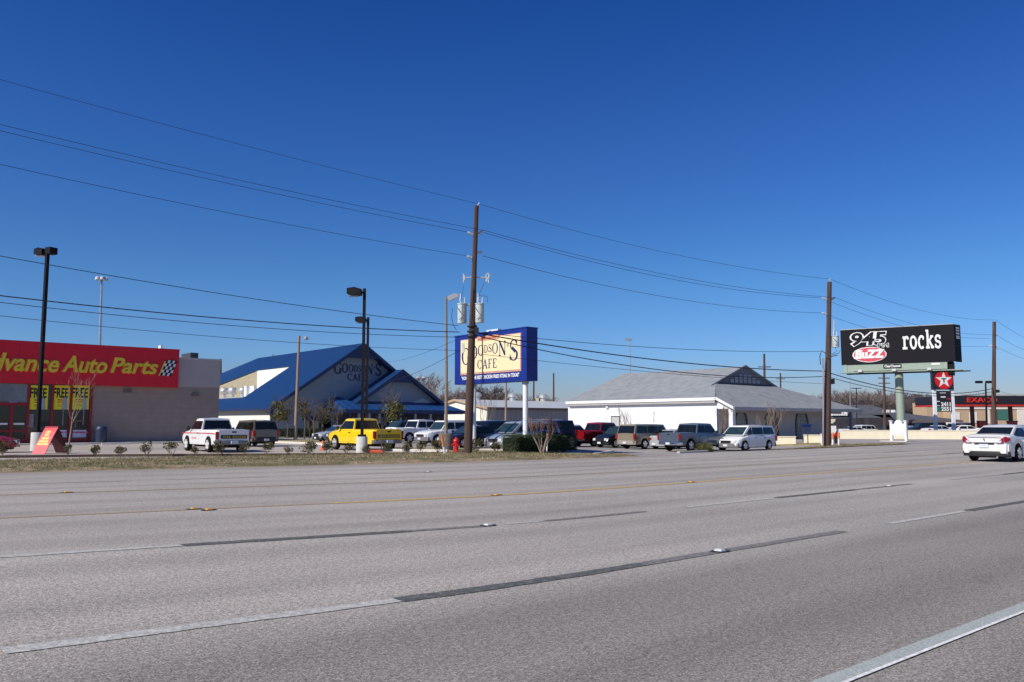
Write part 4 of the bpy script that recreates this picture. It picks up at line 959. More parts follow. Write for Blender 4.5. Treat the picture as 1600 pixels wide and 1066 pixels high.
        if kind == 'sedan': MB().prism([(-L/2-.068, sg*.50, .755), (-L/2-.068, sg*.62, .755), (-L/2-.062, sg*.66, .84), (-L/2-.062, sg*.56, .82)], (-.008,0,0)).build('reverse_lamp', M_lamp, tl)
        # mirrors
        mx_ = bf-.32; MB().lathe((mx_, sg*(W/2+.10), T['belt']+.1), [(.03,-.1),(.085,-.05),(.09,.06),(.04,.1)], 8).build('mirror', M_blackplastic if kind not in ('sedan',) else pm, e, True)
    MB().box(L/2-.02, L/2+.025, -W/2*.42, W/2*.42, fz-.11, fz+.07).build('grille', M_blackplastic, e)
    if plate:
        MB().box(-L/2-(.105 if kind != 'sedan' else .10)-.06*(truck), -L/2-.0, -.17, .17, lz+.06 if kind != 'sedan' else .56, lz+.2 if kind != 'sedan' else .70).build('rear_plate', M_plate, e)
        MB().box(L/2+.05, L/2+.09, -.17, .17, lz+.06, lz+.2).build('front_plate', M_plate, e)
    if kind == 'sedan':
        for ya, yb2, za, zb2 in ((-.62,.62,.985,.993), (-.66,.66,.757,.763)): MB().box(-L/2-.038, -L/2-.0, ya, yb2, za, zb2).build('trunk_seam', M_blackplastic, e)
        MB().box(-L/2-.095, -L/2, -.36, .36, .70, .75).build('plate_recess', M_blackplastic, e)
        MB().box(-1.92, -1.88, -.14, .14, 1.075, 1.095).build('brake_lamp', mat('lamp_dull', (.2,.06,.06), .4), e)
        MB().prism([(-L/2-.03,-.022,.88),(-L/2-.03,0,.83),(-L/2-.03,.022,.88),(-L/2-.02,0,.95)], (-.012,0,0)).build('emblem', mat('emblem_dull', (.3,.05,.05), .4), e)
        MB().cyl((-L/2-.02,-.45,.2), (-L/2+.3,-.45,.2), .035).build('exhaust', M_chrome, e)
    if truck:
        zt = T['top'][1][1]
        tg = MB().box(-L/2-.035, -L/2+.03, -W/2*.84, W/2*.84, lz+.24, zt-.005).build('tailgate', pm, e)
        MB().box(-L/2-.045, -L/2-.036, -.11, .11, zt-.14, zt-.07).build('handle', M_blackplastic, tg)
        if band:
            MB().box(-L/2-.042, -L/2-.036, -W/2*.74, W/2*.74, zt-.42, zt-.24).build('tailgate_band', band, tg)
            q = MB(); rr_ = random.Random(5); y = -W/2*.66
            while y < W/2*.64: wq = rr_.uniform(.05,.1); q.box(-L/2-.048, -L/2-.0425, y, y+wq, zt-.38, zt-.28); y += wq+.03+(.08 if rr_.random() < .15 else 0)
            q.build('band_lettering', mat('band_gold', (.38,.28,.03), .5), tg)
    # underbody and wheels
    MB().box(-L/2+.25, L/2-.25, -W/2*.62, W/2*.62, lz-.06, lz+.32).build('underbody', M_under, e)
    if truck or kind in ('suv', 'bigsuv'): MB().box(-L/2+.3, L/2-.5, -W/2*.35, W/2*.35, lz-.14, lz-.05).build('chassis', M_under, e)
    for wxx in T['wx']:
        MB().cyl((wxx, -W/2*.9, Rw), (wxx, W/2*.9, Rw), .06).build('axle', M_under, e)
        for sg in (1, -1):
            wy = sg*(W/2-.105); hw2 = .105; q = MB()
            q.lathe((wxx, wy, Rw), [(Rw*.66,-hw2),(Rw*.93,-hw2),(Rw,-hw2*.7),(Rw,hw2*.7),(Rw*.93,hw2),(Rw*.66,hw2)], 24, ax='y')
            wh = q.build('wheel', M_rubber, e, True)
            q = MB(); yo = wy+sg*(hw2-.012)
            q.lathe((wxx, yo, Rw), [(Rw*.64,-.02),(Rw*.66,.014),(Rw*.62,.024),(Rw*.5,.016)], 20, 0, 'y')
            for s_ in range(5):
                a = s_*2*math.pi/5+.3; ca, sa = math.cos(a), math.sin(a); r0, r1 = Rw*.1, Rw*.62; t0 = .055
                pr = [(wxx+r0*ca-t0*sa, Rw+r0*sa+t0*ca), (wxx+r1*ca-t0*1.3*sa, Rw+r1*sa+t0*1.3*ca), (wxx+r1*ca+t0*1.3*sa, Rw+r1*sa-t0*1.3*ca), (wxx+r0*ca+t0*sa, Rw+r0*sa-t0*ca)]
                q.prism([(x, yo+sg*.02, z_) for x, z_ in pr], (0, sg*.012, 0), 1)
            q.lathe((wxx, yo+sg*.03, Rw), [(Rw*.18,-.02),(Rw*.16,.02)], 12, 1, 'y')
            q.build('rim', [M_alloydark, rim or M_alloy], wh)
    return e
P_white = paint('white', (.80,.80,.80)); P_yellow = paint('yellow', (.85,.58,.005)); P_silver = paint('silver', (.50,.52,.55), .3, .35)
P_greybeige = paint('grey_brown', (.16,.145,.13), .3, .4); P_black = paint('black', (.008,.008,.01)); P_navy = paint('navy', (.008,.012,.05))
P_red = paint('red', (.22,.006,.01)); P_maroon = paint('dark_red', (.25,.006,.02)); P_tan = paint('tan', (.30,.25,.17), .3, .3)
P_slate = paint('slate', (.11,.14,.19), .3, .35); P_teal = paint('teal', (.02,.06,.08)); P_pearl = paint('pearl', (.76,.74,.70), .25)
P_steel = paint('steel', (.36,.40,.46), .3, .3); P_greytrim = mat('grey_trim', (.16,.145,.15), .6)
UH = TH; VH = TH+math.pi/2                         # headings: along the road / away from it
GC = 'cars parked in the cafe lot'
def at_corner(px, Y, kind, heading, end=-1, side=1, k=1.0):
    """centre of the car whose body corner (end: 1 front, -1 rear; side: 1 its left) stands at picture column px and depth Y"""
    T = KINDS[kind]; c = XY(px, Y); d = Vector((math.cos(heading), math.sin(heading))); l = Vector((-d.y, d.x))
    return c-d*(end*T['L']/2*k)-l*(side*T['W']/2*k)
def car(kind, pm, px, Y, heading, end, side, lab, cat='car', **kw):
    c = at_corner(px, Y, kind, heading, end, side, kw.get('k', 1.0)); return make_car(kind, pm, lab, cat, c, heading, **kw)
# moving sedan
s = s_at(1540, 12.0)
car('sedan', P_pearl, 1575, 34.0, UH, -1, -1, 'white four-door sedan driving away on the road at the right edge', name='moving_car', k=1.05)
band_blk = mat('tailgate_black', (.02,.02,.015), .5); band_y = mat('tailgate_darkgold', (.16,.12,.02), .5)
e = car('pickup', P_white, 338, 45, VH, -1, 1, 'white pickup with thin red side stripe and dark lettered tailgate band', 'pickup truck', name='parked_pickup', band=band_blk, group=GC, k=1.13, rim=mat('rim_white', (.7,.7,.7), .4))
q = MB(); 
for sg in (1,): 
    w_ = KINDS['pickup']['W']/2+.008
    for a, c in ((-2.3,-1.9),(-1.9,-.4),(-.4,1.0),(1.0,2.2)):
        q.prism([(a, sg*w_, .90), (c, sg*w_, .90), (c, sg*w_, .935), (a, sg*w_, .935)], (0, sg*.004, 0))
q.build('red_stripe', mat('stripe_red', (.6,.02,.03), .4), e)
MB().box(.1, .75, .885, .892, .62, .72).build('door_lettering', mat('faint_red', (.62,.35,.36), .5), e)
e = car('pickup', P_yellow, 584, 47.2, VH, -1, 1, 'bright yellow single-cab pickup behind the concrete lamp base', 'pickup truck', name='parked_pickup', band=band_y, group=GC, k=1.13)
car('suv', P_greybeige, 396, 56, VH, -1, 1, 'grey brown station SUV parked right of the white striped pickup', 'SUV', name='parked_suv', group=GC)
# front rows of the cafe lot
car('crewpickup', P_white, 622, 66, UH, -1, -1, 'white crew cab pickup seen from behind, right of the yellow pickup', 'pickup truck', name='parked_pickup', group=GC, k=.97)
car('suv', P_white, 668, 59.5, UH+math.pi, 1, 1, 'white SUV with dark grille nosing out behind the street lamp base', 'SUV', name='parked_suv', group=GC, low=P_greytrim)
car('sedan', P_black, 706, 53, UH+math.pi, 1, 1, 'black car behind the red fire hydrant', group=GC, k=.98)
car('minivan', P_steel, 786, 49.5, UH+math.pi, 1, 1, 'silver blue minivan right of the white sign post', 'minivan', name='parked_minivan', group=GC, low=P_greytrim, k=1.0)
car('oldsedan', P_white, 818, 47.6, UH+math.pi, 1, 1, 'old white car with dark roof, its low nose sticking out left of the hedge', group=GC, k=.88, roofm=P_navy, low=mat('beige_trim', (.4,.32,.27), .6))
car('bigsuv', P_navy, 902, 62, VH, -1, -1, 'dark navy long SUV seen from behind, left of the red pickup', 'SUV', name='parked_suv', group=GC)
car('bigsuv', P_black, 800, 66, UH+math.pi, 1, 1, 'black SUV behind the silver blue minivan', 'SUV', name='parked_suv', group=GC)
car('crewpickup', P_red, 913, 64, UH, -1, -1, 'dark red pickup parked between the navy SUV and the black car', 'pickup truck', name='parked_pickup', group=GC, k=.98)
car('pickup', P_white, 868, 72, UH, -1, -1, 'white cab of a pickup peeping out behind the red pickup', 'pickup truck', name='parked_pickup', group=GC)
car('wagon', P_black, 950, 62, UH+math.pi, 1, 1, 'black rounded car facing left beside the tan SUV', group=GC, low=P_black, k=1.02)
car('bigsuv', P_tan, 992, 59, UH, -1, -1, 'tan SUV with a white dot on its dark rear window', 'SUV', name='parked_suv', group=GC, k=.93, low=mat('tan_trim', (.3,.27,.23), .6))
car('oldsedan', P_silver, 1037, 59, UH, -1, -1, 'small silver sedan showing its red tail lamps, before the tan SUV', group=GC, low=P_silver, k=.98)
car('crewpickup', P_slate, 1063, 54, UH, -1, -1, 'slate grey pickup with shiny tailgate left of the white minivan', 'pickup truck', name='parked_pickup', group=GC, k=.96)
car('minivan', P_white, 1152, 55.5, UH+math.pi, 1, 1, 'white minivan with grey bumpers parked in front of the arched windows', 'minivan', name='parked_minivan', group=GC, low=P_greytrim, k=.98)
# deeper in the lot
car('oldsedan', P_silver, 502, 69, UH+math.pi, 1, 1, 'silver car nose at the far left of the cafe lot', group=GC)
car('wagon', P_navy, 525, 66, UH+math.pi, 1, 1, 'navy car behind the bonnet of the yellow pickup', group=GC, low=P_navy)
car('suv', P_teal, 600, 72, UH+math.pi, 1, 1, 'dark teal SUV behind the cab of the yellow pickup', 'SUV', name='parked_suv', group=GC, low=P_teal)
car('wagon', P_navy, 548, 80, UH+math.pi, 1, 1, 'dark car before the cafe porch posts, left of the second lamp post', group=GC, low=P_navy)
car('suv', P_white, 690, 78, UH, 1, -1, 'white roofed SUV in the row before the cafe porch', 'SUV', name='parked_suv', group=GC)
car('sedan', P_red, 676, 84, UH, 1, -1, 'red car hidden mostly behind the white vehicles at the porch', group=GC)
car('minivan', P_maroon, 802, 76, UH+math.pi, 1, 1, 'dark red minivan before the ribbed warehouse wall', 'minivan', name='parked_minivan', group=GC, low=P_maroon)
car('suv', P_navy, 760, 62, UH, -1, -1, 'dark blue SUV between the sign post and the maroon minivan', 'SUV', name='parked_suv', group=GC)
# red car at the left edge of the store lot
car('sedan', P_maroon, 27, 45.5, UH-R(16), 1, -1, 'dark red car cut by the left edge of the picture', group=None)
# cars before the strip mall and the gas station
GF = 'cars parked before the strip mall'
far = [('sedan', P_white, 1335, 128, 0), ('suv', P_white, 1356, 140, 0), ('sedan', P_silver, 1372, 150, 0), ('suv', P_black, 1388, 140, 1), ('sedan', P_silver, 1424, 120, 0), ('bigsuv', P_black, 1445, 116, 1), ('sedan', P_white, 1466, 111, 0), ('bigsuv', P_white, 1484, 117, 1), ('sedan', P_white, 1503, 108, 1)]
fl_ = ['white car behind the long cream wall, just right of the white porch post', 'white SUV behind the cream wall, second from the porch post', 'silver car behind the cream wall left of the monument sign', 'black SUV directly left of the monument sign, behind the wall',
 'silver car directly right of the monument sign behind the wall', 'black SUV between the monument sign and the gas price sign', 'white car behind the left leg of the gas price sign', 'white SUV between the legs of the gas price sign', 'white car between the gas price sign and the white sedan']
for (kd, pm, px, Y, tp), lb in zip(far, fl_):
    c = XY(px, Y); make_car(kd, pm, lb, 'car' if 'SUV' not in lb else 'SUV', c, math.pi if tp else 0.35, group=GF, detail=1, plate=False)
# ------------------------------------------------------------------ poles, lamps, wires, signs
M_wood = mat('pole_wood', (.085,.05,.038), .9, var=.35, scale=3, stretch=(3,3,.25), bump=.5, bscale=30)
M_woodlt = mat('pole_wood_pale', (.28,.21,.16), .9, var=.3, scale=3, stretch=(3,3,.25), bump=.4, bscale=30)
M_bronze = mat('bronze_pole', (.006,.005,.008), .6, spec=.2)
M_galv = mat('galvanized', (.42,.43,.45), .45, .5, var=.15)
M_trans = mat('transformer_grey', (.52,.58,.56), .45, var=.08)
M_porc = mat('porcelain', (.62,.62,.62), .25)
M_wire = mat('wire', (.02,.02,.025), .6)
M_concbase = mat('concrete_base', (.55,.54,.50), .85, var=.12, scale=5, bump=.25)
def pole_at(px, Y, px_top, py_top):
    c = XY(px, Y); g = G(c.x, c.y); t = P(px_top, py_top, Y); return Vector((c.x, c.y, g)), Vector((t.x, t.y, t.z))
def bracket_insulator(e, base, out, n=3, r=.07):
    d = (Vector(out)-Vector(base)); u_ = d.normalized(); q = MB(); q.cyl(base, out, .03, .03, 6)
    for i in range(n): c = Vector(base)+d*(.45+.5*i/n); q.cyl(c, c+u_*(d.length*.12), r, r*.8, 10)
    q.build('insulator', M_porc, e)
POLES = {}
def utility_pole(key, px, Y, pxt, pyt, lab, r0, r1, extras):
    b, t = pole_at(px, Y, pxt, pyt); e = empty('utility_pole', b, 0, lab, 'utility pole', 'wooden utility poles along the road')
    L = t-b; MB().tube([(0,0,-.3), L*.25, L*.5, L*.75, L], [r0, r0*.95, (r0+r1)/2, r1*1.05, r1], 16).build('shaft', M_wood, e, True)
    POLES[key] = (b, t, e); return b, t, e, L
# pole 1
b1, t1, e1, L1 = utility_pole(1, 731, 42, 744.5, 322, 'tall leaning wooden utility pole carrying two transformers in front of the blue sign', .22, .12, 0)
def on(e, b, t, py):                             # local point on the shaft seen at picture row py
    z = P(800, py, b.y).z; f = (z-b.z)/(t.z-b.z); return (t-b)*f
def loc(b, px, py, Y): return P(px, py, Y)-b
bracket_insulator(e1, on(e1,b1,t1,325), loc(b1,749,317,42), 2, .06)
bracket_insulator(e1, on(e1,b1,t1,369), loc(b1,755.5,360,42.3)); bracket_insulator(e1, on(e1,b1,t1,370), loc(b1,730.5,362.5,41.8))
bracket_insulator(e1, on(e1,b1,t1,395), loc(b1,754,394.5,42.3)); bracket_insulator(e1, on(e1,b1,t1,406), loc(b1,729.5,400,41.8))
q = MB(); a = on(e1,b1,t1,433.5); q.tube([a, loc(b1,759,434,42.2)], .035); c = loc(b1,762,434,42.2)
q.tube([c+Vector((0,0,.25)), c+Vector((.09,0,.1)), c+Vector((.02,0,-.05)), c+Vector((.06,0,-.25))], .045); q.cyl(c+Vector((-.06,0,-.22)), c+Vector((-.06,0,.2)), .05); q.build('cutout_arm', M_porc, e1)
q = MB(); q.tube([a, loc(b1,727,434,41.9)], .03); c = loc(b1,724.5,435,41.9); q.cyl(c+Vector((0,0,-.22)), c+Vector((0,0,.22)), .05); q.cyl(c+Vector((.05,0,-.1)), c+Vector((.05,0,.15)), .04); q.build('cutout_arm', M_porc, e1)
def transformer(e, b, px, py0, py1, Y, r, parent_pt):
    c = loc(b, px, py1, Y); h = P(px, py0, Y).z-P(px, py1, Y).z; q = MB()
    q.lathe(c, [(r*.93,0),(r*.97,.03),(r*.97,h*.93),(r*1.09,h*.94),(r*1.09,h*.98),(r*.6,h*1.0),(r*.1,h*1.02)], 20)
    t_ = q.build('transformer', M_trans, e, True)
    q = MB(); q.cyl(c+Vector((-.08,0,h)), c+Vector((-.08,0,h+.5)), .035); q.cyl(c+Vector((-.08,0,h+.1)), c+Vector((-.08,0,h+.32)), .06, .05, 10); q.cyl(c+Vector((.12,0,h)), c+Vector((.14,.0,h+.3)), .03); q.build('bushing', M_porc, t_)
    q = MB(); q.tube([c+Vector((-.25,-r*.9,h*.8)), c+Vector((-.1,-r-.05,h*.55)), c+Vector((.1,-r-.03,h*.35)), c+Vector((-.15,-r-.02,h*.15))], .012); q.build('lead_wire', M_wire, t_)
    q = MB(); q.tube([Vector(parent_pt), c+Vector((0,0,h*.85))], .04); q.build('mounting_arm', M_galv, t_)
transformer(e1, b1, 722, 474, 505.5, 42.1, .24, on(e1,b1,t1,475)); transformer(e1, b1, 749.5, 474, 504.5, 41.9, .23, on(e1,b1,t1,475))
q = MB(); q.tube([loc(b1,707,482,42), loc(b1,705.5,495,42), loc(b1,708,507,42), loc(b1,713,516,42)], .015)
q.tube([loc(b1,748,462,42), loc(b1,761,463,42), loc(b1,762,472,42)], .012); q.tube([loc(b1,724,448,42), loc(b1,722,460,42), loc(b1,719,470,42)], .012); q.tube([loc(b1,757,441,42), loc(b1,748,462,42)], .012)
q.tube([loc(b1,738,450,41.8), loc(b1,736,500,41.8), loc(b1,733.5,520,41.8)], .015); q.build('jumper_wire', M_wire, e1)
q = MB()
for py in (510, 518, 526): q.lathe(on(e1,b1,t1,py), [(.24,-.05),(.26,0),(.24,.05)], 10)
q.build('clamp_band', M_blackplastic, e1)
q = MB().box(*(lambda c: (c.x+.10, c.x+.34, c.y-.2, c.y+.05, c.z-.15, c.z+.15))(on(e1,b1,t1,517))); q.build('junction_box', M_blackplastic, e1)
# pole 2
b2, t2, e2, L2 = utility_pole(2, 1290.5, 60.5, 1296, 441, 'wooden utility pole left of the black billboard, with one pale transformer', .26, .16, 0)
bracket_insulator(e2, on(e2,b2,t2,442), loc(b2,1297,435.5,60.5), 2, .08)
bracket_insulator(e2, on(e2,b2,t2,470), loc(b2,1305,465,60.8)); bracket_insulator(e2, on(e2,b2,t2,470), loc(b2,1284,465.5,60.3)); bracket_insulator(e2, on(e2,b2,t2,493), loc(b2,1284,489,60.3))
transformer(e2, b2, 1305.5, 525, 543, 60.5, .27, on(e2,b2,t2,527))
q = MB(); q.tube([loc(b2,1304,500,60.5), loc(b2,1303.5,522,60.5)], .05); q.build('surge_arrester', M_porc, e2)
q = MB(); q.tube([loc(b2,1296,556,60), loc(b2,1303,554,60), loc(b2,1311,552,60), loc(b2,1313,547,60)], .02); q.tube([loc(b2,1297,560,60), loc(b2,1300,557,60), loc(b2,1309,555,60)], .03); q.tube([loc(b2,1291,553,60), loc(b2,1284,548,60), loc(b2,1281,556,60), loc(b2,1282,570,60)], .03)
q.tube([loc(b2,1305,543,60.3), loc(b2,1308,549,60.3), loc(b2,1300,553,60.3)], .015); q.build('jumper_wire', M_wire, e2)
q = MB(); q.tube([loc(b2,1286.5,560,60.2), loc(b2,1286.5,640,60.2), loc(b2,1286,695,60.2)], .06, 10); q.build('riser_pipe', mat('riser_grey', (.32,.30,.33), .6), e2)
MB().box(*(lambda c: (c.x+.12, c.x+.45, c.y-.15, c.y+.15, c.z-.15, c.z+.22))(on(e2,b2,t2,597))).build('junction_box', M_blackplastic, e2)
# pole 3, beyond the gas canopy
b3, t3, e3, L3 = utility_pole(3, 1551, 88, 1553.5, 503, 'wooden utility pole in front of the gas canopy at far right', .24, .17, 0)
bracket_insulator(e3, on(e3,b3,t3,526), loc(b3,1560,523,88)); bracket_insulator(e3, on(e3,b3,t3,540), loc(b3,1545,541,88)); bracket_insulator(e3, on(e3,b3,t3,540), loc(b3,1562,547,88), 2, .09)
MB().box(*(lambda c: (c.x+.05, c.x+.5, c.y-.2, c.y+.2, c.z-.12, c.z+.2))(on(e3,b3,t3,612))).build('junction_box', M_blackplastic, e3)
# pole 0 stands outside the frame on the left: only its wires are seen
B0 = Vector((-27.5, 22.8))
def span(a, b, sag, r, lab, mid=None, grp='overhead wires'):
    pts = []
    for i in range(25):
        t = i/24; p = a.lerp(b, t); p.z -= 4*sag*t*(1-t); pts.append(p)
    o = MB().tube(pts, r*.72, 5).build('power_line', M_wire); ts(o, lab, 'wire', grp); return o
def span_left(px1, py1, py0, sag, r, lab, Y1=42, n0off=0):
    """wire from the point (px1,py1) at pole 1 leftwards, meeting the left picture edge at row py0"""
    a = P(px1, py1, Y1); lo, hi = 3.0, 22.0
    bx, by = B0.x, B0.y
    for _ in range(40):
        zb = (lo+hi)/2; best = None
        for i in range(401):
            t = i/400; x = a.x+(bx-a.x)*t; y = a.y+(by-a.y)*t
            if y > .5 and x/(y)*FOC < -800*1.0:
                z = a.z+(zb-a.z)*t-4*sag*t*(1-t); best = (x, y, z); break
        x, y, z = best; f = Vector((0, math.cos(PITCH), math.sin(PITCH))); u_ = Vector((0, -math.sin(PITCH), math.cos(PITCH))); d = Vector((x, y, z-CAMH))
        py = 533-FOC*d.dot(u_)/d.dot(f)
        if py > py0: lo = zb
        else: hi = zb
    return span(a, Vector((bx, by, zb)), sag, r, lab)
span_left(749, 319, 132, .25, .012, 'topmost thin wire from the left edge to the tip of the tall pole')
span_left(756, 360, 200, .35, .014, 'upper wire of the close pair left of the tall pole')
span_left(730, 362.5, 209.5, .35, .014, 'lower wire of the close pair left of the tall pole')
span_left(730, 400, 261, .4, .014, 'lone wire below the close pair, left of the tall pole')
span_left(716, 509, 402, .45, .02, 'twisted wire sloping down to the tall pole above the dark lamp heads')
span_left(718, 519, 463, .55, .03, 'thick dark cable at left, upper one crossing the lamp posts')
span_left(718, 527, 473, .6, .018, 'cable just under the thick dark cable at left')
span_left(720, 548, 494, .5, .014, 'lowest thin wire left of the blue sign')
Q = [((749,319),(1297,436),.55,.014,'topmost thin wire between the two big poles'), ((756,360),(1305,465),.6,.016,'upper wire of the close pair between the two big poles'),
 ((756,363.5),(1284,465.5),.65,.016,'lower wire of the close pair between the two big poles'), ((754,400),(1284,489),.65,.016,'lone middle wire between the two big poles'),
 ((742,519),(1284,549),.35,.022,'upper communications cable right of the blue sign'), ((742,520),(1290,580),.45,.045,'thick black cable sagging past the blue sign to the second pole'),
 ((742,524),(1290,588),.8,.035,'second black cable sagging below the thick one'), ((738,552),(1291,600),.2,.016,'thin wire across the lower blue sign')]
for (a, c, sg, r, lb) in Q: span(P(*a, 42), P(*c, 60.5), sg, r, lb)
Q = [((1297,436),(1553.5,500),.8,.016,'topmost wire from the second pole to the third'), ((1305,465),(1560,523),.8,.016,'upper wire of the pair above the billboard'), ((1284,466),(1545,529),.8,.016,'lower wire of the pair above the billboard'),
 ((1284,489),(1545,541),.8,.016,'wire passing behind the top of the billboard'), ((1290,581),(1552,607),1.0,.05,'thick black cable right of the second pole'), ((1290,588),(1552,612),.9,.035,'thinner black cable under the thick one, right of the second pole')]
for (a, c, sg, r, lb) in Q: span(P(*a, 60.5), P(*c, 88), sg, r, lb)
B4 = Vector((76, 114))
for (py, z4, lb) in ((500, 11.8, 'topmost wire right of the third pole'), (523, 10.6, 'middle wire right of the third pole'), (541, 9.9, 'lower wire right of the third pole'), (609, 5.6, 'cable right of the third pole above the canopy')):
    span(P(1556, py, 88), Vector((B4.x, B4.y, z4)), .8, .018, lb)
a = P(716, 549, 42); span(a, P(604, 596, 100), .3, .02, 'service wire dropping to the peak of the cafe porch gable')
span(P(716, 530, 42), P(600, 566, 100), .3, .014, 'thinner service wire dropping toward the cafe roof')
# parking lot lamps
def lot_lamp(px, Y, pxt, pyt, lab, base_h, base_r, pr, two=False, headside=-1, hs=1.0, name='lamp_post', rz=0):
    b, t = pole_at(px, Y, pxt, pyt); e = empty(name, b, rz, lab, 'lamp post', 'dark parking lot lamps'); h = t.z-b.z
    if base_h: MB().lathe((0,0,-.2), [(base_r,0),(base_r,base_h+.16),(base_r-.03,base_h+.2)], 20).build('concrete_base', M_concbase, e, True)
    MB().box(-.2, .2, -.2, .2, base_h, base_h+.12).build('base_plate', M_bronze, e)
    MB().prism([(-pr,-pr,base_h),(pr,-pr,base_h),(pr,pr,base_h),(-pr,pr,base_h)], (0,0,h-base_h)).build('pole', M_bronze, e)
    sides = [headside]+([-headside] if two else [])
    for i, sd in enumerate(sides):
        q = MB(); x0 = sd*.16; x1 = sd*(.95*hs); xa, xb = sorted((x0, x1))
        q.prism([(x0,-.26*hs,h-.05),(x1*.55,-.26*hs,h+.05),(x1,-.22*hs,h-.0),(x1,-.22*hs,h-.3),(x1*.6,-.26*hs,h-.42),(x0,-.26*hs,h-.38)], (0,.5*hs,0)); hd = q.build('lamp_head', M_bronze, e)
        MB().box(*sorted((x1*.35, x1*.9)), -.18, .18, h-.44, h-.40).build('lens', mat('lamp_lens', (.25,.27,.28), .2), hd)
        MB().box(*sorted((0, x0)), -.05, .05, h-.28, h-.18).build('arm', M_bronze, e)
    return e
lot_lamp(59.5, 49, 72.5, 388, 'tall dark lamp post by the red sandwich board, on a concrete drum', 1.05, .34, .09, two=False, rz=R(-25))
e = bpy.context.scene.objects
lot_lamp(566, 45.6, 571.5, 451, 'taller dark lamp post whose concrete drum stands before the yellow pickup', .86, .31, .075)
lot_lamp(572.5, 62, 577.5, 496, 'second dark lamp post just behind the taller one, at the cafe', .7, .32, .085, hs=1.0)
# extra second head on the tall left lamp
for o in list(col.objects):
    if o.get('label', '').startswith('tall dark lamp'):
        h = o.matrix_world; hh = P(72.5,388,49).z
        MB().box(.1, .55, -.25, .25, hh-.4, hh+.0).build('lamp_head', M_bronze, o)
# cobra street lamp with drum
b, t = pole_at(697, 48, 697, 464); e = empty('street_lamp', b, 0, 'slim tan street lamp with angled head left of the tall wooden pole', 'street lamp')
M_tanpole = mat('tan_pole', (.24,.19,.15), .5); h = t.z
MB().lathe((0,0,-.2), [(.42,0),(.42,1.15),(.38,1.2)], 20).build('concrete_base', mat('stained_concrete', (.15,.12,.10), .9, var=.3), e, True)
MB().tube([(0,0,.9), (0,0,h*.5), (t.x-b.x,0,h)], [.10,.085,.065], 10).build('pole', M_tanpole, e, True)
q = MB(); q.prism([(0,-.12,h-.08),(.15,-.12,h-.25),(.62,-.12,h-.02),(.68,-.12,h+.12),(.45,-.12,h+.2),(.1,-.12,h+.05)], (0,.24,0)); q.build('lamp_head', mat('lamp_head_grey', (.4,.41,.42), .4), e)
# wooden lamp pole by the cafe with flood light
b, t = pole_at(462, 76, 467.5, 525); e = empty('lamp_pole', b, 0, 'thin wooden pole with a flood lamp in front of the cafe roof', 'lamp post')
MB().tube([(0,0,-.2), (t-b)*.5, t-b], [.17,.14,.11], 10).build('pole', M_woodlt, e, True)
c = (t-b); q = MB(); q.tube([c+Vector((0,0,-.1)), c+Vector((.35,0,-.05)), c+Vector((.55,0,-.15))], .03); q.lathe(c+Vector((.62,0,-.35)), [(.22,0),(.24,.12),(.1,.3)], 12); q.build('flood_lamp', M_galv, e, True)
# distant poles
def thin_pole(px, Y, pxt, pyt, r, m, lab, cross=None, name='distant_pole', cat='pole'):
    b, t = pole_at(px, Y, pxt, pyt); e = empty(name, b, 0, lab, cat, 'distant poles'); MB().tube([(0,0,-.3), (t-b)], [r, r*.7], 8).build('shaft', m, e, True)
    if cross:
        q = MB(); h = t-b
        for dz in cross: q.box(h.x-.9, h.x+.9, -.06, .06, h.z-dz-.07, h.z-dz+.07)
        q.build('crossarm', m, e)
    return b, t, e
b, t, e = thin_pole(153, 170, 159, 434, .28, M_galv, 'very tall stadium style mast of floodlights behind the auto parts store', name='floodlight_mast', cat='floodlight mast')
q = MB(); h = t.z-b.z
for i in range(6): a = i*math.pi/3; q.lathe((t.x-b.x+1.0*math.cos(a), 1.0*math.sin(a), h-.6), [(.2,0),(.38,.1),(.3,.6),(.1,.7)], 8)
q.build('floodlight', mat('flood_white', (.75,.75,.75), .4), e); MB().lathe((t.x-b.x,0,h-.1), [(1.1,0),(1.1,.1)], 14).build('ring', M_galv, e)
thin_pole(345, 190, 345, 561, .3, M_wood, 'distant dark pole just right of the store corner')
thin_pole(833.5, 150, 834, 588, .2, M_wood, 'distant pole right of the blue sign, shorter one'); thin_pole(865, 160, 865, 583, .2, M_wood, 'distant pole between the sign and the white building')
thin_pole(790, 110, 791, 592, .17, M_woodlt, 'wooden pole before the ribbed warehouse wall')
b, t, e = thin_pole(984, 240, 984, 529, .2, M_galv, 'faint tall mast above the shingle roof'); MB().box(-1.0, 1.0, -.3, .3, t.z-b.z-.6, t.z-b.z).build('crossarm', M_galv, e)
thin_pole(1195, 120, 1194, 553, .22, M_wood, 'dark pole rising behind the louvred gablet', (1.9,)); thin_pole(1219.5, 170, 1219.5, 583, .22, M_wood, 'short pole right of the gablet', (1.2,))
thin_pole(1338, 150, 1338, 606, .12, M_blackplastic, 'slim lamp pole right of the second utility pole', (.1,)); thin_pole(1382, 130, 1381, 583, .25, M_wood, 'pole with pale transformers behind the billboard column', (.8, 1.6))
b, t = P(1382, 640, 130), 0
thin_pole(1328, 150, 1328, 575, .08, M_galv, 'hair thin mast left of the billboard')
b, t, e = thin_pole(1541, 98, 1540, 599, .13, M_bronze, 'dark lamp post in front of the gas canopy letters', name='lamp_post', cat='lamp post')
for sd in (-1, 1): MB().box(*sorted((sd*.25, sd*.95)), -.2, .2, t.z-b.z-.0, t.z-b.z+.28).build('lamp_head', M_bronze, e)

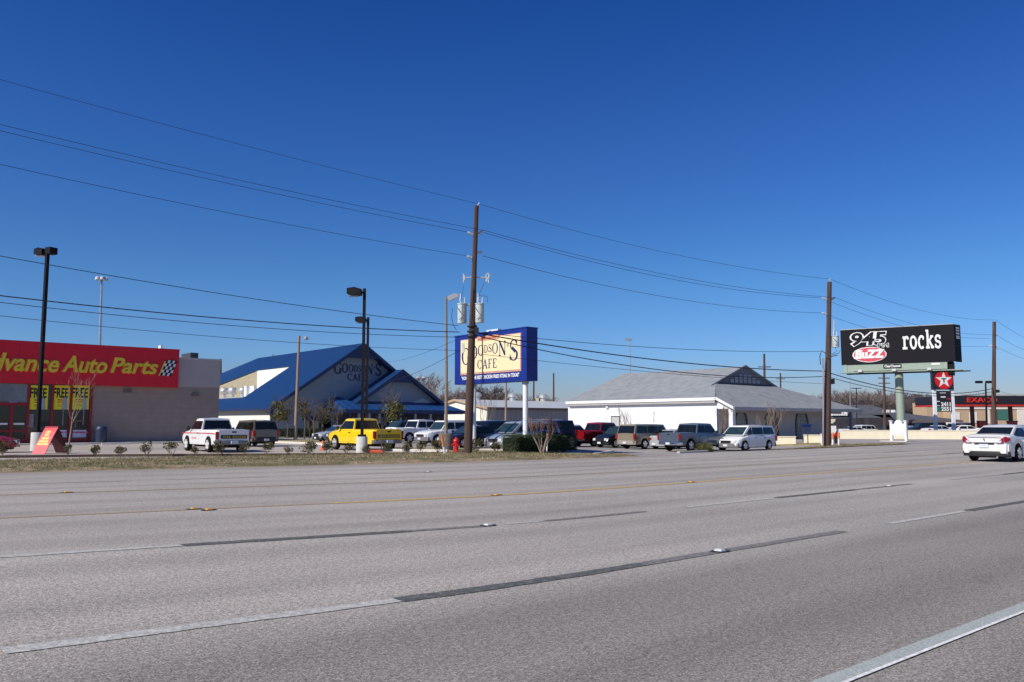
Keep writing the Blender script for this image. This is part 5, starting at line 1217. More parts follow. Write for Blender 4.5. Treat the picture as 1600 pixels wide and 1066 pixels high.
# ---- pylon sign of the cafe
R0 = XY(823, 46.6); OS = Vector((R0.x, R0.y)); Wd = .83; D = 6.8
e = empty('pylon_sign', (OS.x, OS.y, 0), TH, 'blue and cream cafe pylon sign on two white posts behind the tall pole', 'sign')
M_blue = mat('sign_blue', (.006,.026,.22), .4); M_signcream = mat('sign_cream', (.82,.70,.42), .5, var=.03); M_pinkline = mat('sign_pink', (.6,.32,.28), .5); M_navyl = mat('sign_navy', (.012,.016,.11), .4)
zt = P(823, 512, 46.6).z; zb = P(823, 594.8, 46.6).z
cab = MB().box(0, Wd, 0, D, zb, zt).build('cabinet', M_blue, e)
MB().box(-.03, Wd+.03, -.03, D+.03, zt, zt+.06).build('cabinet_cap', M_blue, cab)
H_ = zt-zb
y0, y1 = D*.075, D*.90; z0, z1 = zb+H_*.22, zb+H_*.90          # inner panel
fcx = -.012
MB().box(fcx-.01, -.001, y0-.06, y1+.06, z0-.10, z1+.05).build('panel_border', M_pinkline, cab)
pn = MB().box(fcx-.03, fcx-.011, y0, y1, z0, z1).build('cream_panel', M_signcream, cab)
rdir = Vector((0,-1,0)); udir = Vector((0,0,1))                 # reading direction on the lit face
o = lambda a, h: Vector((fcx-.032, y1-(y1-y0)*a, z0+(z1-z0)*h))
Lt = MB(); PWd = y1-y0; PH = z1-z0
serif(Lt, "GOODSON'S", o(.02, 0), rdir, udir, PWd*.95, [x*PH for x in (.52,.42,.33,.23,.23,.33,.42,.3,.60)], 0, .004, [PH*x for x in (.25,.40,.48,.56,.57,.5,.43,.47,.26)], gap=.05)
serif(Lt, "CAFE", o(.30, .10), rdir, udir, PWd*.33, [PH*.27]*4, 0, .004, gap=.1)
Lt.build('sign_letters', M_navyl, pn, fixn=False)
q = MB(); a = o(.30, .93); q.prism([a, a+rdir*PWd*.36, a+rdir*PWd*.36+udir*PH*.13, a+udir*PH*.13], (-.02,0,0)); rb = q.build('ribbon', mat('ribbon_orange', (.72,.33,.2), .5), pn)
q = MB(); x = 0
while x < PWd*.3: a = o(.30, .955)+rdir*(.1+x)+Vector((-.022,0,0)); q.prism([a, a+rdir*.07, a+rdir*.07+udir*.12, a+udir*.12], (-.004,0,0)); x += .13
q.build('ribbon_print', mat('ribbon_dark', (.35,.06,.05), .5), rb)
q = MB(); q.prism([o(.02,.93), o(.02,.93)+rdir*.28, o(.08,.66), o(.03,.62)], (-.012,0,0)); q.build('picture_patch', mat('patch_grey', (.45,.5,.42), .6), pn)
q = MB(); put_text(q, '"HOME OF THE BEST CHICKEN FRIED STEAK IN TEXAS"', Vector((-.003, y1-.05, zb+H_*.085)), rdir, udir, (y1-y0)*.97, H_*.075, .01, 0, .03, 0, 1.05); q.build('slogan', M_whitep, cab)
q = MB(); put_text(q, '"HOME OF THE BEST CHICKEN FRIED STEAK IN TEXAS"', Vector((0,0,0)), rdir, udir, 1, 1, .0) if False else None
MB().box(.25, .5, D*.42, D*.58, zt+.05, zt+.2).build('roof_box', M_whitep, e)
for y in (.55, D-1.45):
    c = OS+U*.39+V*y; MB().cyl((.39, y, G(c.x, c.y)-.1), (.39, y, zb+.02), .15, .15, 16).build('post', M_whitep, e, True)
    MB().lathe((.39, y, zb-.16), [(.2,0),(.2,.15)], 16).build('collar', M_galv, e)

# ---- billboard
e = empty('billboard', (*XY(1410, 92.5), -.5), 0, 'black radio billboard with the word rocks, on one green column', 'billboard')
ez = e.location.z; el = lambda v: Vector(v)-Vector(e.location)
A = XY(1318.5, 92); Bq = XY(1498, 86.2); 
rd = Vector((Bq.x-A.x, Bq.y-A.y)); WB = rd.length; rd3 = Vector((rd.x, rd.y, 0)).normalized(); nd = Vector((rd3.y, -rd3.x, 0)); up = Vector((0,0,1))
ztb = (P(1318.5, 516.8, 92).z+P(1498, 506, 86.2).z)/2; zbb = (P(1318.5, 570.5, 92).z+P(1498, 565, 86.2).z)/2; HB = ztb-zbb
Ol = el((A.x, A.y, zbb))
def bb(a, h, off=0): return Ol+rd3*(a*WB)+up*(h*HB)+nd*off
def bbox(mb, a0, a1, h0, h1, o0, o1, m=0): mb.prism([bb(a0,h0,o0), bb(a1,h0,o0), bb(a1,h1,o0), bb(a0,h1,o0)], nd*(o1-o0), m)
M_bbk = mat('billboard_black', (.010,.009,.013), .6, var=.05, spec=.15); M_bwhite = mat('billboard_white', (.8,.8,.78), .5); M_bred = mat('billboard_red', (.62,.06,.09), .5); M_green = mat('green_steel', (.30,.36,.29), .5, var=.08)
q = MB(); bbox(q, 0, 1, 0, 1, -.3, 0); face = q.build('face', M_bbk, e)
q = MB(); bbox(q, .0, .995, 1.0, 1.02, -.25, .03); q.build('top_rail', M_galv, e)
# the other face, set in a V behind: its end shows at the right
q = MB(); q.prism([bb(1,-.0,-.5), bb(1.045,0,-1.6), bb(1.045,1.0,-1.6), bb(1,1.0,-.5)], -nd*.3); bf_ = q.build('rear_face', M_bbk, e)
q = MB(); q.prism([bb(.999,0,-.02), bb(1.045,-.0,-1.3), bb(1.045,1,-1.3), bb(.999,1,-.02)], -nd*.06); q.build('end_panel', M_bbk, e)
for k, hh in enumerate((.93, .86, .78, .70, .66)):
    q = MB(); q.prism([bb(1.015,hh-.045,-.35), bb(1.04,hh-.045,-1.05), bb(1.04,hh,-1.05), bb(1.015,hh,-.35)], nd*.06) if k < 5 else None; q.build('small_mark', M_bwhite, bf_)
# station number
q = MB(); put_text(q, '945', bb(.085,.50,.02), rd3, up, WB*.34, HB*.42, .03, 0, .085, .12, .95); q.build('outline', M_bwhite, face)
q = MB(); put_text(q, '945', bb(.100,.525,.055), rd3, up, WB*.315, HB*.375, .02, 0, .03, .12, 1.0); q.build('number', M_bbk, face)
q = MB(); put_text(q, '.FM', bb(.315,.445,.055), rd3, up, WB*.125, HB*.13, .03, 0, .05); q.build('outline', M_bwhite, face)
q = MB(); put_text(q, '.FM', bb(.320,.455,.09), rd3, up, WB*.115, HB*.11, .02, 0, .0); q.build('number', M_bbk, face)
def ell(a, h, ra, rh, off, dep, m_, nm):
    q = MB(); q.prism([bb(a+ra*math.cos(t), h+rh*math.sin(t), off) for t in [k*math.pi/16 for k in range(32)]], nd*dep); q.build(nm, m_, face)
ell(.26, .27, .155, .215, .015, .02, M_bwhite, 'ellipse_rim'); ell(.262, .27, .145, .195, .04, .02, M_bred, 'red_ellipse')
q = MB(); put_text(q, 'BuZZ', bb(.13,.16,.065), rd3, up, WB*.27, HB*.25, .03, 0, .06, .1); q.build('white_word', M_bwhite, face)
q = MB(); bbox(q, .12, .19, .16, .19, .066, .09); bbox(q, .13, .20, .37, .40, .066, .09); q.build('serif_bar', M_bwhite, face)
q = MB(); serif(q, 'rocks', bb(.555,.38,.02), rd3, up, WB*.335, [HB*.50]*5, 0, .01, gap=.05, heavy=.03); q.build('white_word', M_bwhite, face, fixn=False)
q = MB(); bbox(q, .045, .93, -.19, -.005, -.2, -.05); ap = q.build('apron', M_green, e)
q = MB(); bbox(q, .38, .54, -.13, -.02, -.05, -.0); np_ = q.build('name_plate', M_bbk, ap)
q = MB(); put_text(q, 'ClearChannel', bb(.39,-.105,.005), rd3, up, WB*.14, HB*.07, .02, 0, .03); q.build('plate_letters', M_bwhite, np_)
q = MB(); bbox(q, .80, .87, -.075, -.03, -.05, -.01); q.build('number_plate', M_bwhite, ap)
q = MB(); bbox(q, .0, 1.06, -.25, -.225, .1, 1.1); bbox(q, .02, .05, -.24, -.0, -.2, -.0); q.build('catwalk', M_green, e)
q = MB(); bbox(q, .05, 1.12, -.285, -.255, .2, .35); q.build('catwalk_beam', M_bronze, e)
for a in (.17, .47, .77):
    q = MB(); bbox(q, a, a+.035, -.23, -.17, 1.0, 1.5); q.build('flood_lamp', mat('lamp_pale', (.6,.62,.6), .4), e)
q = MB(); bbox(q, .93, .98, -.35, -.0, -2.2, -.3); q.build('end_frame', M_bronze, e)
q = MB(); c = bb(.505, -.2, -1.0); q.cyl((c.x, c.y, -.3), (c.x, c.y, c.z), .42, .42, 24); q.build('column', M_green, e, True)
q = MB(); bbox(q, .1, .92, -.22, -.05, -2.6, -2.3); bbox(q, .1, .92, -.22, -.12, -1.2, -.9); q.build('truss', M_green, e)

# ---- gas price sign
Yg = 97; a, c = XY(1461.8, Yg), XY(1490, Yg); e = empty('gas_price_sign', ((a.x+c.x)/2, Yg, G(a.x, Yg)), 0, 'gas station price sign with red star disc on two white posts', 'sign')
hw_ = (c.x-a.x)/2; zf = lambda py: P(1476, py, Yg).z-e.location.z
for sg in (-1, 1): MB().box(sg*hw_-.17, sg*hw_+.17, -.15, .15, -.3, zf(582)).build('post', mat('post_white', (.78,.8,.84), .5), e)
hd = MB().box(-hw_*1.2, hw_*1.08, -.28, .28, zf(609), zf(579)).build('sign_head', M_canb, e)
q = MB(); cz = zf(594); q.prism([(1.05*math.cos(t), -.285, cz+1.05*math.sin(t)) for t in [k*math.pi/16 for k in range(32)]], (0,-.03,0)); dc = q.build('red_disc', mat('disc_red', (.62,.01,.015), .4), hd)
q = MB(); pt = []
for k in range(10): rr_ = .98 if k % 2 == 0 else .39; t = math.pi/2+k*math.pi/5; pt.append((rr_*math.cos(t), -.32, cz+rr_*math.sin(t)))
q.add(pt+[(0,-.32,cz)], [(k, (k+1) % 10, 10) for k in range(10)]); q.build('white_star', M_bwhite, dc)
q = MB(); q.box(-.28, .28, -.335, -.325, cz+.08, cz+.2); q.box(-.07, .07, -.336, -.324, cz-.3, cz+.08); q.build('letter', M_canb, dc)
pp = MB().box(-hw_+.18, hw_-.18, -.12, .12, zf(643.5), zf(611)).build('price_panel', M_canb, e)
q = MB(); put_text(q, '2411', (-.36, -.121, zf(635)), (1,0,0), (0,0,1), 1.1, zf(628.5)-zf(635), .02, 0, .04); put_text(q, '2551', (-.36, -.121, zf(642.3)), (1,0,0), (0,0,1), 1.1, zf(636)-zf(642.3), .02, 0, .04)
q.box(-.35, .2, -.14, -.121, zf(621.5), zf(619.3)); q.box(-.45, .25, -.14, -.121, zf(615), zf(613.8)); q.box(-.88, -.5, -.14, -.121, zf(628), zf(626.8)); q.box(-.88, -.5, -.14, -.121, zf(634.4), zf(633.6)); q.build('price_digits', M_bwhite, pp)
q = MB(); q.box(-.88, -.45, -.135, -.121, zf(642), zf(636.3)); q.build('green_block', mat('block_green', (.01,.22,.10), .5), pp)
q = MB(); q.box(.35, .8, -.135, -.121, zf(624), zf(622.8)); q.build('red_mark', mat('disc_red2', (.6,.03,.02), .5), pp)

# ---- white monument sign
a, c = XY(1392.5, 77), XY(1415, 75.8); dv = c-a; e = empty('monument_sign', ((a.x+c.x)/2, (a.y+c.y)/2, G(a.x, a.y)), math.atan2(dv.y, dv.x), 'white painted monument sign with scrolled top below the billboard column', 'sign'); hw_ = dv.length/2
M_w2 = mat('sign_white', (.82,.82,.82), .5, var=.02)
for sg in (-1, 1):
    q = MB(); q.box(sg*hw_-.1, sg*hw_+.1, -.1, .1, -.1, 1.82); q.box(sg*hw_-.15, sg*hw_+.15, -.15, .15, 1.82, 1.9); q.build('post', M_w2, e)
top = [(-hw_+.1, 1.55)]+[(-hw_*.75+hw_*.25*t/4, 1.55+.05*math.sin(t*.8)) for t in range(5)]+[(hw_*.52*math.cos(math.pi-math.pi*k/12), 1.62+.33*math.sin(math.pi*k/12)) for k in range(13)]+[(hw_*.75, 1.58), (hw_-.1, 1.55)]
q = MB(); q.prism([(-hw_+.1,-.05,.55),(hw_-.1,-.05,.55)]+[(x,-.05,z) for x, z in top[::-1]], (0,.1,0)); pn = q.build('panel', M_w2, e)
q = MB(); q.box(-hw_*.6, hw_*.6, -.062, -.051, .66, .69); q.box(-hw_*.66, -hw_*.58, -.064, -.052, .63, .72); q.box(hw_*.58, hw_*.66, -.064, -.052, .63, .72); q.build('faint_line', mat('line_grey', (.12,.12,.12), .6), pn)
q = MB(); q.box(-hw_+.32, hw_-.32, -.058, -.051, .78, .80); q.box(-hw_+.32, hw_-.32, -.058, -.051, 1.5, 1.52); q.build('moulding', mat('sign_white_shadow', (.7,.7,.7), .6), pn)
MB().box(-hw_-.9, hw_+.3, -.5, .4, -.1, .05).build('slab', M_concw, e)

# ---- hydrant, stakes, sandwich board, small signs
M_hyd = mat('hydrant_red', (.52,.012,.015), .4)
c = Vector((*XY(713, 46.8), 0)); e = empty('fire_hydrant', c, R(20), 'bright red fire hydrant left of the foot of the tall pole', 'hydrant')
MB().lathe((0,0,0), [(.2,0),(.2,.05),(.13,.07),(.13,.42),(.17,.43),(.17,.48),(.14,.5),(.14,.56),(.19,.57),(.19,.6),(.15,.68),(.08,.75),(.04,.76),(.04,.82)], 16).build('barrel', M_hyd, e, True)
for a in ((.26,0),(-.26,0)): MB().cyl((0,0,.38), (a[0],a[1],.38), .065, .065, 10).build('side_outlet', M_hyd, e, True)
MB().cyl((0,0,.36), (0,-.27,.36), .085, .085, 10).build('pumper_outlet', M_hyd, e, True)
M_stw = mat('stake_white', (.8,.8,.78), .5); M_org = mat('stake_orange', (.72,.25,.09), .6)
def stake(px, py, ptx, pty, r, lab, f=.55):
    b = gp(px, py); t = P(ptx, pty, b.y); e = empty('marker_stake', b, 0, lab, 'marker stake', 'orange and white marker stakes'); L = t-b
    MB().cyl((0,0,-.05), L*f, r, r, 8).build('white_sleeve', M_stw, e, True); MB().cyl(L*f, L, r*1.25, r*1.25, 8).build('orange_top', M_org, e, True)
stake(695.5, 712, 690, 680, .055, 'leaning marker stake with orange top beside the fire hydrant', .45)
stake(854, 708, 856, 678, .04, 'orange topped stake in front of the middle of the hedge', .7)
stake(1301, 696.5, 1301, 676, .07, 'white marker stake with orange top, left of the pair right of the second pole', .5); stake(1310.5, 696.5, 1310.5, 676, .07, 'white marker stake with orange top, right of the pair right of the second pole', .55)
stake(1285, 696, 1283, 677, .055, 'leaning white stake directly left of the second pole', .95)
e = empty('mailbox', gp(1306, 694), 0, 'small white box mailbox between the marker stakes right of the second pole', 'mailbox'); MB().box(-.12, .5, -.15, .15, .95, 1.2).build('box', M_stw, e); MB().box(.1, .2, -.05, .05, -.1, .95).build('post', M_blackplastic, e)
e = empty('utility_cabinet', gp(1307, 693), 0, 'low dark utility cabinet behind the two marker stakes', 'cabinet'); MB().box(-.3, .25, .1, .6, 0, .85).build('cabinet', M_blackplastic, e); MB().box(-.33, .28, .07, .63, .85, .9).build('lid', M_darkmetal, e)
c = gp(1299, 694); e = empty('yard_sign', c, 0, 'small white and red sign on a stake against the second pole', 'sign'); MB().box(-.1, .3, -.35, -.32, .8, 1.45).build('white_panel', M_stw, e); MB().prism([(.05,-.36,.65),(.32,-.36,.65),(.32,-.36,1.1)], (0,-.01,0)).build('red_panel', M_hyd, e); MB().box(.08, .12, -.31, -.28, -.1, .8).build('stake', M_galv, e)
b, t = Vector(gp(1301, 690)), None; e = empty('round_top_sign', b, 0, 'beige half round sign panel showing right of the second pole', 'sign'); q = MB(); z = P(1299, 657, b.y).z-b.z
q.prism([(-.45,0,z+.15),(.35,0,z+.12),(.28,0,z-.1),(.05,0,z-.28),(-.3,0,z-.28)], (0,.06,0)); q.build('panel', mat('panel_beige', (.72,.62,.48), .6), e); MB().box(-.12, -.06, .07, .13, -.1, z).build('post', M_darkmetal, e)
c = gp(1275, 692); e = empty('wheelie_bin', (c.x+1.0, c.y+5, G(c.x, c.y)), 0, 'dark blue bin behind the short cream wall', 'bin'); MB().prism([(-.3,-.3,0),(.3,-.3,0),(.3,.3,0),(-.3,.3,0)], (0,0,1.45)).build('body', M_bin, e); MB().box(-.4, .4, -.38, .36, 1.45, 1.6).build('lid', mat('bin_lid', (.012,.03,.16), .4), e)
c = gp(1262.5, 694.5); e = empty('marker_rod', c, 0, 'thin dark rod in front of the short cream wall left of the second pole', 'rod'); MB().cyl((0,0,-.1), (0,0,1.0), .035).build('rod', M_darkmetal, e)
# sandwich board
c = gp(79, 708.5); e = empty('sandwich_board', c, TH+R(37), 'red sandwich board with yellow print leaning open on the verge', 'sandwich board')
M_sbr = mat('board_red', (.62,.02,.045), .5); M_sby = mat('board_yellow', (.85,.62,.12), .5)
hh, sp, wd2 = 1.38, .85, .40
def leg(sg, m_, nm):
    o_, p_ = [], []
    for k in range(7):
        t = k/6; o_.append((sg*(sp*(1-t)**.9*1.0), hh*t))
    q = MB()
    for (xa, za), (xb, zb_) in zip(o_, o_[1:]): q.prism([(xa,-wd2,za),(xa,wd2,za),(xb,wd2,zb_),(xb,-wd2,zb_)], (-sg*.04,0,0))
    return q.build(nm, m_, e)
pl = leg(-1, M_sbr, 'front_board'); leg(1, mat('board_back', (.07,.012,.02), .7), 'rear_board')
MB().cyl((0,-wd2,hh), (0,wd2,hh), .03).build('hinge', M_sbr, e)
q = MB(); rr_ = random.Random(2)
for (t0, t1, w0, w1) in ((.77,.86,-.10,.12), (.66,.75,-.10,.13), (.53,.63,-.2,.22), (.42,.51,-.24,.24), (.32,.405,-.32,.30)):
    y = w0
    while y < w1:
        dy = rr_.uniform(.05,.085); f = lambda t, yy: (-(sp*(1-t)**.9)-.012, yy, hh*t)
        q.quad(f(t0,y), f(t0,y+dy), f(t1,y+dy), f(t1,y)); y += dy+.022
q.build('yellow_print', M_sby, pl)
# people-sized orange work barriers under and beside the yellow pickup
M_cone = mat('safety_orange', (.75,.12,.05), .5)
c = gp(504, 703); e = empty('traffic_cone', c, 0, 'orange cone at the nose of the yellow pickup', 'traffic cone'); MB().lathe((0,0,0), [(.2,0),(.2,.04),(.13,.05),(.04,.55),(.03,.56)], 14).build('cone', M_cone, e, True); MB().lathe((0,0,0), [(.105,.22),(.085,.34)], 14).build('white_band', M_stw, e)
c = gp(586, 707); e = empty('folded_barrier', c, R(10), 'orange folded barrier on the ground between the concrete drum and the yellow tailgate', 'barrier'); MB().prism([(-.6,-.2,0),(-.35,-.2,.16),(.3,-.2,.13),(.6,-.2,0)], (0,.3,0)).build('barrier', M_cone, e)
# ------------------------------------------------------------------ plants
def leaf_mat(name, c, c2):
    m = mat(name, c, .7, var=.35, scale=2.5, c2=c2); b = m.node_tree.nodes['Principled BSDF']; b.inputs['Specular IOR Level'].default_value = .3
    return m
M_hedge = leaf_mat('hedge_leaf', (.025,.045,.012), (.07,.11,.03)); M_shrub = leaf_mat('shrub_leaf', (.06,.065,.022), (.15,.13,.05)); M_olive2 = leaf_mat('olive_leaf', (.06,.075,.025), (.2,.19,.06))
M_bark = mat('bark', (.11,.085,.065), .9, var=.3, scale=6); M_twig = mat('twig', (.16,.12,.09), .9, var=.3, scale=4); M_twigred = mat('twig_red', (.2,.12,.09), .9, var=.3, scale=4)
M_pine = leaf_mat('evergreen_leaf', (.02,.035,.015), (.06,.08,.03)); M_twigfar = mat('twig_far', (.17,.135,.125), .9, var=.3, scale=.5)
M_gold = leaf_mat('golden_leaf', (.09,.10,.02), (.22,.19,.05))
RN = random.Random(11)
def leaves(mb, c, rad, n, size, shape='ball', flat=1.0):
    for i in range(n):
        if shape == 'ball':
            while True:
                p = Vector((RN.uniform(-1,1), RN.uniform(-1,1), RN.uniform(-1,1)))
                if .25 < p.length < 1: break
            p = p*(p.length**-.35); p = Vector((p.x*rad[0], p.y*rad[1], p.z*rad[2]))
        q = Vector(c)+p; a = Vector((RN.gauss(0,1), RN.gauss(0,1), RN.gauss(0,1))).normalized(); b = a.orthogonal().normalized(); s_ = size*RN.uniform(.6, 1.4); b2 = a.cross(b)
        mb.quad(q-b*s_-b2*s_*.5, q+b*s_-b2*s_*.5, q+b*s_*.7+b2*s_*.6, q-b*s_*.7+b2*s_*.6)
def branch(mb, p, d, L, r, lv, spread=.6, up=.15, n=3, minr=.006, kink=.12):
    segs = 3; pts = [Vector(p)]; rs = [r]; dd = Vector(d)
    for i in range(segs):
        dd = (dd+Vector((RN.gauss(0,kink), RN.gauss(0,kink), RN.gauss(0,kink)*.6+up*.3))).normalized(); pts.append(pts[-1]+dd*L/segs); rs.append(max(minr, r*(1-.4*(i+1)/segs)))
    mb.tube(pts, rs, 5 if r > .05 else 3)
    if lv > 0:
        for k in range(n):
            t = RN.uniform(.45, 1) if k else 1; i = min(segs-1, int(t*segs)); f = t*segs-i; q = pts[i].lerp(pts[i+1], min(1, f))
            nd_ = (dd+Vector((RN.gauss(0,spread), RN.gauss(0,spread), RN.gauss(0,spread)*.7+up))).normalized()
            branch(mb, q, nd_, L*RN.uniform(.6, .82), max(minr, rs[-1]*.75), lv-1, spread, up, n, minr, kink)
# little shrubs along the planting line
SH = [(4,711,1.3),(106,711,1.0),(149,712.5,1.1),(188,713,1.0),(229,712,1.35),(268,713,1.4),(305,711.5,.9),(344,712.5,1.5),(382,712,1.1),(417,711,1.15),(450,711.5,.85),(482,710.5,1.35),(512,711.5,1.3),(542,710.5,1.25),(572,710.5,1.05),(602,710,1.2),(634,709.5,1.25),(658,709.5,1.2),(685,709.5,1.35),(744,708,1.5),(775,707.5,1.1),(801,707,1.1)]
WH = ['at the very left edge of the picture','just right of the sandwich board','below the dark bin by the store wall, left one','below the blank store wall, with a gap on both sides','tallest of the shrubs left of the white pickup','right before the nose of the white pickup','below the door of the white pickup','below the rear wheel of the white pickup','below the tailgate of the white pickup','below the left half of the grey brown SUV','just right of the grey brown SUV','below the wooden lamp pole, larger one','at the front wheel of the yellow pickup','below the door of the yellow pickup','right in front of the concrete drum by the yellow pickup','below the yellow tailgate','below the tail of the white crew cab','below the grille of the white SUV','spreading left of the leaning stake','at the right foot of the tall wooden pole','below the silver blue minivan','left of the hedge, below the old white car']
protos = []
for (px, py, k), wh in zip(SH, WH):
    c = gp(px, py); c.z += .03; e = empty('small_shrub', c, RN.uniform(0, 6), 'small scrubby shrub '+wh, 'shrub', 'little shrubs planted in a row')
    e.scale = (k*1.5, k*1.5, k*1.4)
    q = MB(); 
    for i in range(RN.randint(5, 8)):
        a = RN.uniform(0, 6.28); branch(q, (0,0,-.03), (math.cos(a)*.6, math.sin(a)*.6, 1), RN.uniform(.14,.22), .008, 1, .5, .2, 2, .004)
    q.build('stem', M_twig, e, fixn=False)
    q = MB()
    for i in range(RN.randint(3, 5)):
        a = RN.uniform(0, 6.28); rr_ = RN.uniform(.03, .14); leaves(q, (rr_*math.cos(a), rr_*math.sin(a), RN.uniform(.15,.28)), (RN.uniform(.08,.13),)*3, 110, .016)
    q.build('foliage', M_shrub, e, fixn=False)
# clipped hedge
h0, h1 = gp(807, 708.5), gp(903, 706.5); dv = h1-h0; dv.z = 0; HL = dv.length; e = empty('hedge', h0, math.atan2(dv.y, dv.x), 'clipped dark green box hedge at the foot of the pylon sign', 'hedge')
HH = .9; HD = 1.0; q = MB()
for i in range(15000):
    f = RN.random(); x = RN.uniform(0, HL); z = RN.uniform(.0, HH); y = RN.uniform(0, HD)
    if f < .45: y = abs(RN.gauss(0, .045))-.04
    elif f < .8: z = HH-abs(RN.gauss(0,.04))+.03
    elif f < .87: x = RN.choice((-.03, HL+.03))+RN.gauss(0,.03)
    else: y = RN.uniform(.03, .3)
    w_ = .05*math.sin(x*2.1)+.035*math.sin(x*5.3+1); z += w_*(z/HH); y += .05*math.sin(x*3.1)
    p = Vector((x,y,max(.02,z))); a = Vector((RN.gauss(0,1), RN.gauss(0,1)-.8, RN.gauss(0,1)+.5)).normalized(); b = a.orthogonal().normalized(); b2 = a.cross(b); s_ = RN.uniform(.014, .03)
    q.quad(p-b*s_-b2*s_*.6, p+b*s_-b2*s_*.6, p+b*s_*.7+b2*s_*.6, p-b*s_*.7+b2*s_*.6)
q.build('foliage', M_hedge, e, fixn=False)
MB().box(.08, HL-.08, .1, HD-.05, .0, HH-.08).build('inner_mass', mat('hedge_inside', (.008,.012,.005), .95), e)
# crape myrtles: bare vase shaped trunks
def crape(px, py, ht, lab, m=M_twigred, nst=6, lv=3, name='crape_myrtle', r=.045, off=0):
    c = gp(px, py); c.y += off; c.z = G(c.x, c.y); e = empty(name, c, 0, lab, 'bare shrub'); q = MB(); q2 = MB()
    for i in range(nst):
        a = i*6.28/nst+RN.uniform(-.3,.3); d = Vector((math.cos(a)*.55, math.sin(a)*.55, 1)).normalized(); L = ht*.5
        pts = [Vector((math.cos(a)*.04, math.sin(a)*.04, -.03)), d*L*.5+Vector((0,0,.02)), d*L]; q.tube(pts, [r, r*.8, r*.6], 6)
        for k in range(3): branch(q2, d*L, (d+Vector((RN.gauss(0,.25), RN.gauss(0,.25), .2))).normalized(), ht*RN.uniform(.18,.26), r*.4, lv-1, .35, .3, 3, .005)
    q.build('trunk', mat('crape_bark', (.30,.23,.17), .7, var=.25, scale=5), e, True); q2.build('crown', m, e, fixn=False)
crape(847, 709, 2.0, 'bare vase shaped crape myrtle in front of the hedge', lv=4, nst=7)
def at(px, Y): c = XY(px, Y); return c
def crape_at(px, Y, ht, lab, **kw):
    c = XY(px, Y); e = empty('crape_myrtle', (c.x, c.y, G(c.x, c.y)), 0, lab, 'bare shrub', 'bare crape myrtles by the buildings'); q = MB()
    for i in range(7):
        a = RN.uniform(0, 6.28); branch(q, (0,0,-.05), Vector((math.cos(a)*.35, math.sin(a)*.35, 1)).normalized(), ht*.45, .055, 3, .3, .35, 2, .012)
    q.build('trunk', M_twig, e, fixn=False)
crape_at(757, 100, 4.3, 'bare pruned crape myrtle before the cream gable end of the warehouse')
for px, Y, h, lb in ((978, 90, 3.3, 'bare shrub at the white wall above the tan SUV'), (1030, 88, 3.0, 'bare shrub at the white wall between tan SUV and slate pickup'), (1130, 76, 3.2, 'bare shrub at the porch end, above the slate pickup bonnet'), (1206, 74, 3.2, 'bare shrub before the second arched window'), (1195, 72.5, 2.4, 'low bare shrub at the left end of the short cream wall')): crape_at(px, Y, h, lb)
c = gp(1102, 705.5); e = empty('round_bush', c, 0, 'low round clipped olive green bush between slate pickup and white minivan', 'bush'); q = MB()
for i in range(10): leaves(q, (RN.uniform(-.5,.5), RN.uniform(-.35,.35), RN.uniform(.2,.36)), (.38,.32,.26), 520, .02)
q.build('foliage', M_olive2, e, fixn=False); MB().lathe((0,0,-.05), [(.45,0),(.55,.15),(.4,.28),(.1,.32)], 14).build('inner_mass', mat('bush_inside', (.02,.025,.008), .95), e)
# dark hedge and young trees at the cafe
c = XY(436, 92); e = empty('hedge', (c.x, c.y, 0), R(8), 'dark low hedge at the foot of the cafe wall left of the wooden lamp pole', 'hedge'); q = MB()
for i in range(5000):
    p = Vector((RN.uniform(0, 5.4), RN.choice((0,0,RN.uniform(0,.8))), RN.uniform(0,1.0))); a = Vector((RN.gauss(0,1), RN.gauss(0,1), RN.gauss(0,1))).normalized(); b = a.orthogonal().normalized(); b2 = a.cross(b); s_ = .05
    q.quad(p-b*s_-b2*s_*.6, p+b*s_-b2*s_*.6, p+b*s_*.7+b2*s_*.6, p-b*s_*.7+b2*s_*.6)
q.build('foliage', M_pine, e, fixn=False)
def young_tree(px, Y, ht, cr, m, lab, n=900, bare=0, size=.07, name='young_tree'):
    c = XY(px, Y); e = empty(name, (c.x, c.y, G(c.x, c.y)), 0, lab, 'tree'); q = MB(); q.tube([(0,0,-.1),(RN.uniform(-.1,.1),0,ht*.45),(RN.uniform(-.15,.15),0,ht*.9)], [.09,.06,.02], 7)
    for i in range(9): a = RN.uniform(0,6.28); z = ht*RN.uniform(.38,.8); branch(q, (0,0,z), (math.cos(a),math.sin(a),.8), cr*.9, .03, 2 if not bare else 3, .5, .25, 3, .012)
    q.build('trunk', M_bark, e, fixn=False)
    if not bare:
        q = MB()
        for i in range(11): a = RN.uniform(0,6.28); rr_ = cr*RN.uniform(0,.75); leaves(q, (rr_*math.cos(a), rr_*math.sin(a), ht*RN.uniform(.5,.92)), (cr*.42,cr*.42,cr*.36), n//11, size)
        q.build('crown', m, e, fixn=False)
young_tree(435, 88, 3.9, 1.1, M_gold, 'young yellow green tree at the corner of the cafe'); young_tree(476, 84, 3.9, .9, M_shrub, 'slim young tree right of the wooden lamp pole', 500)
young_tree(450, 90, 3.0, 1.1, M_shrub, 'reddish bare young tree left of the wooden lamp pole', bare=1); young_tree(505, 86, 3.3, 1.3, M_olive2, 'thin leaved shrub tree at the left end of the cafe porch', 350, size=.06)
young_tree(490, 82, 2.6, .8, M_shrub, 'bare young tree between the lamp pole and the navy car', bare=1)
young_tree(615, 76, 3.9, 1.25, M_olive2, 'dark olive young tree before the cafe porch', 1300)
young_tree(522, 92, 3.0, .9, M_shrub, 'small bare tree before the corner of the cafe porch', bare=1)
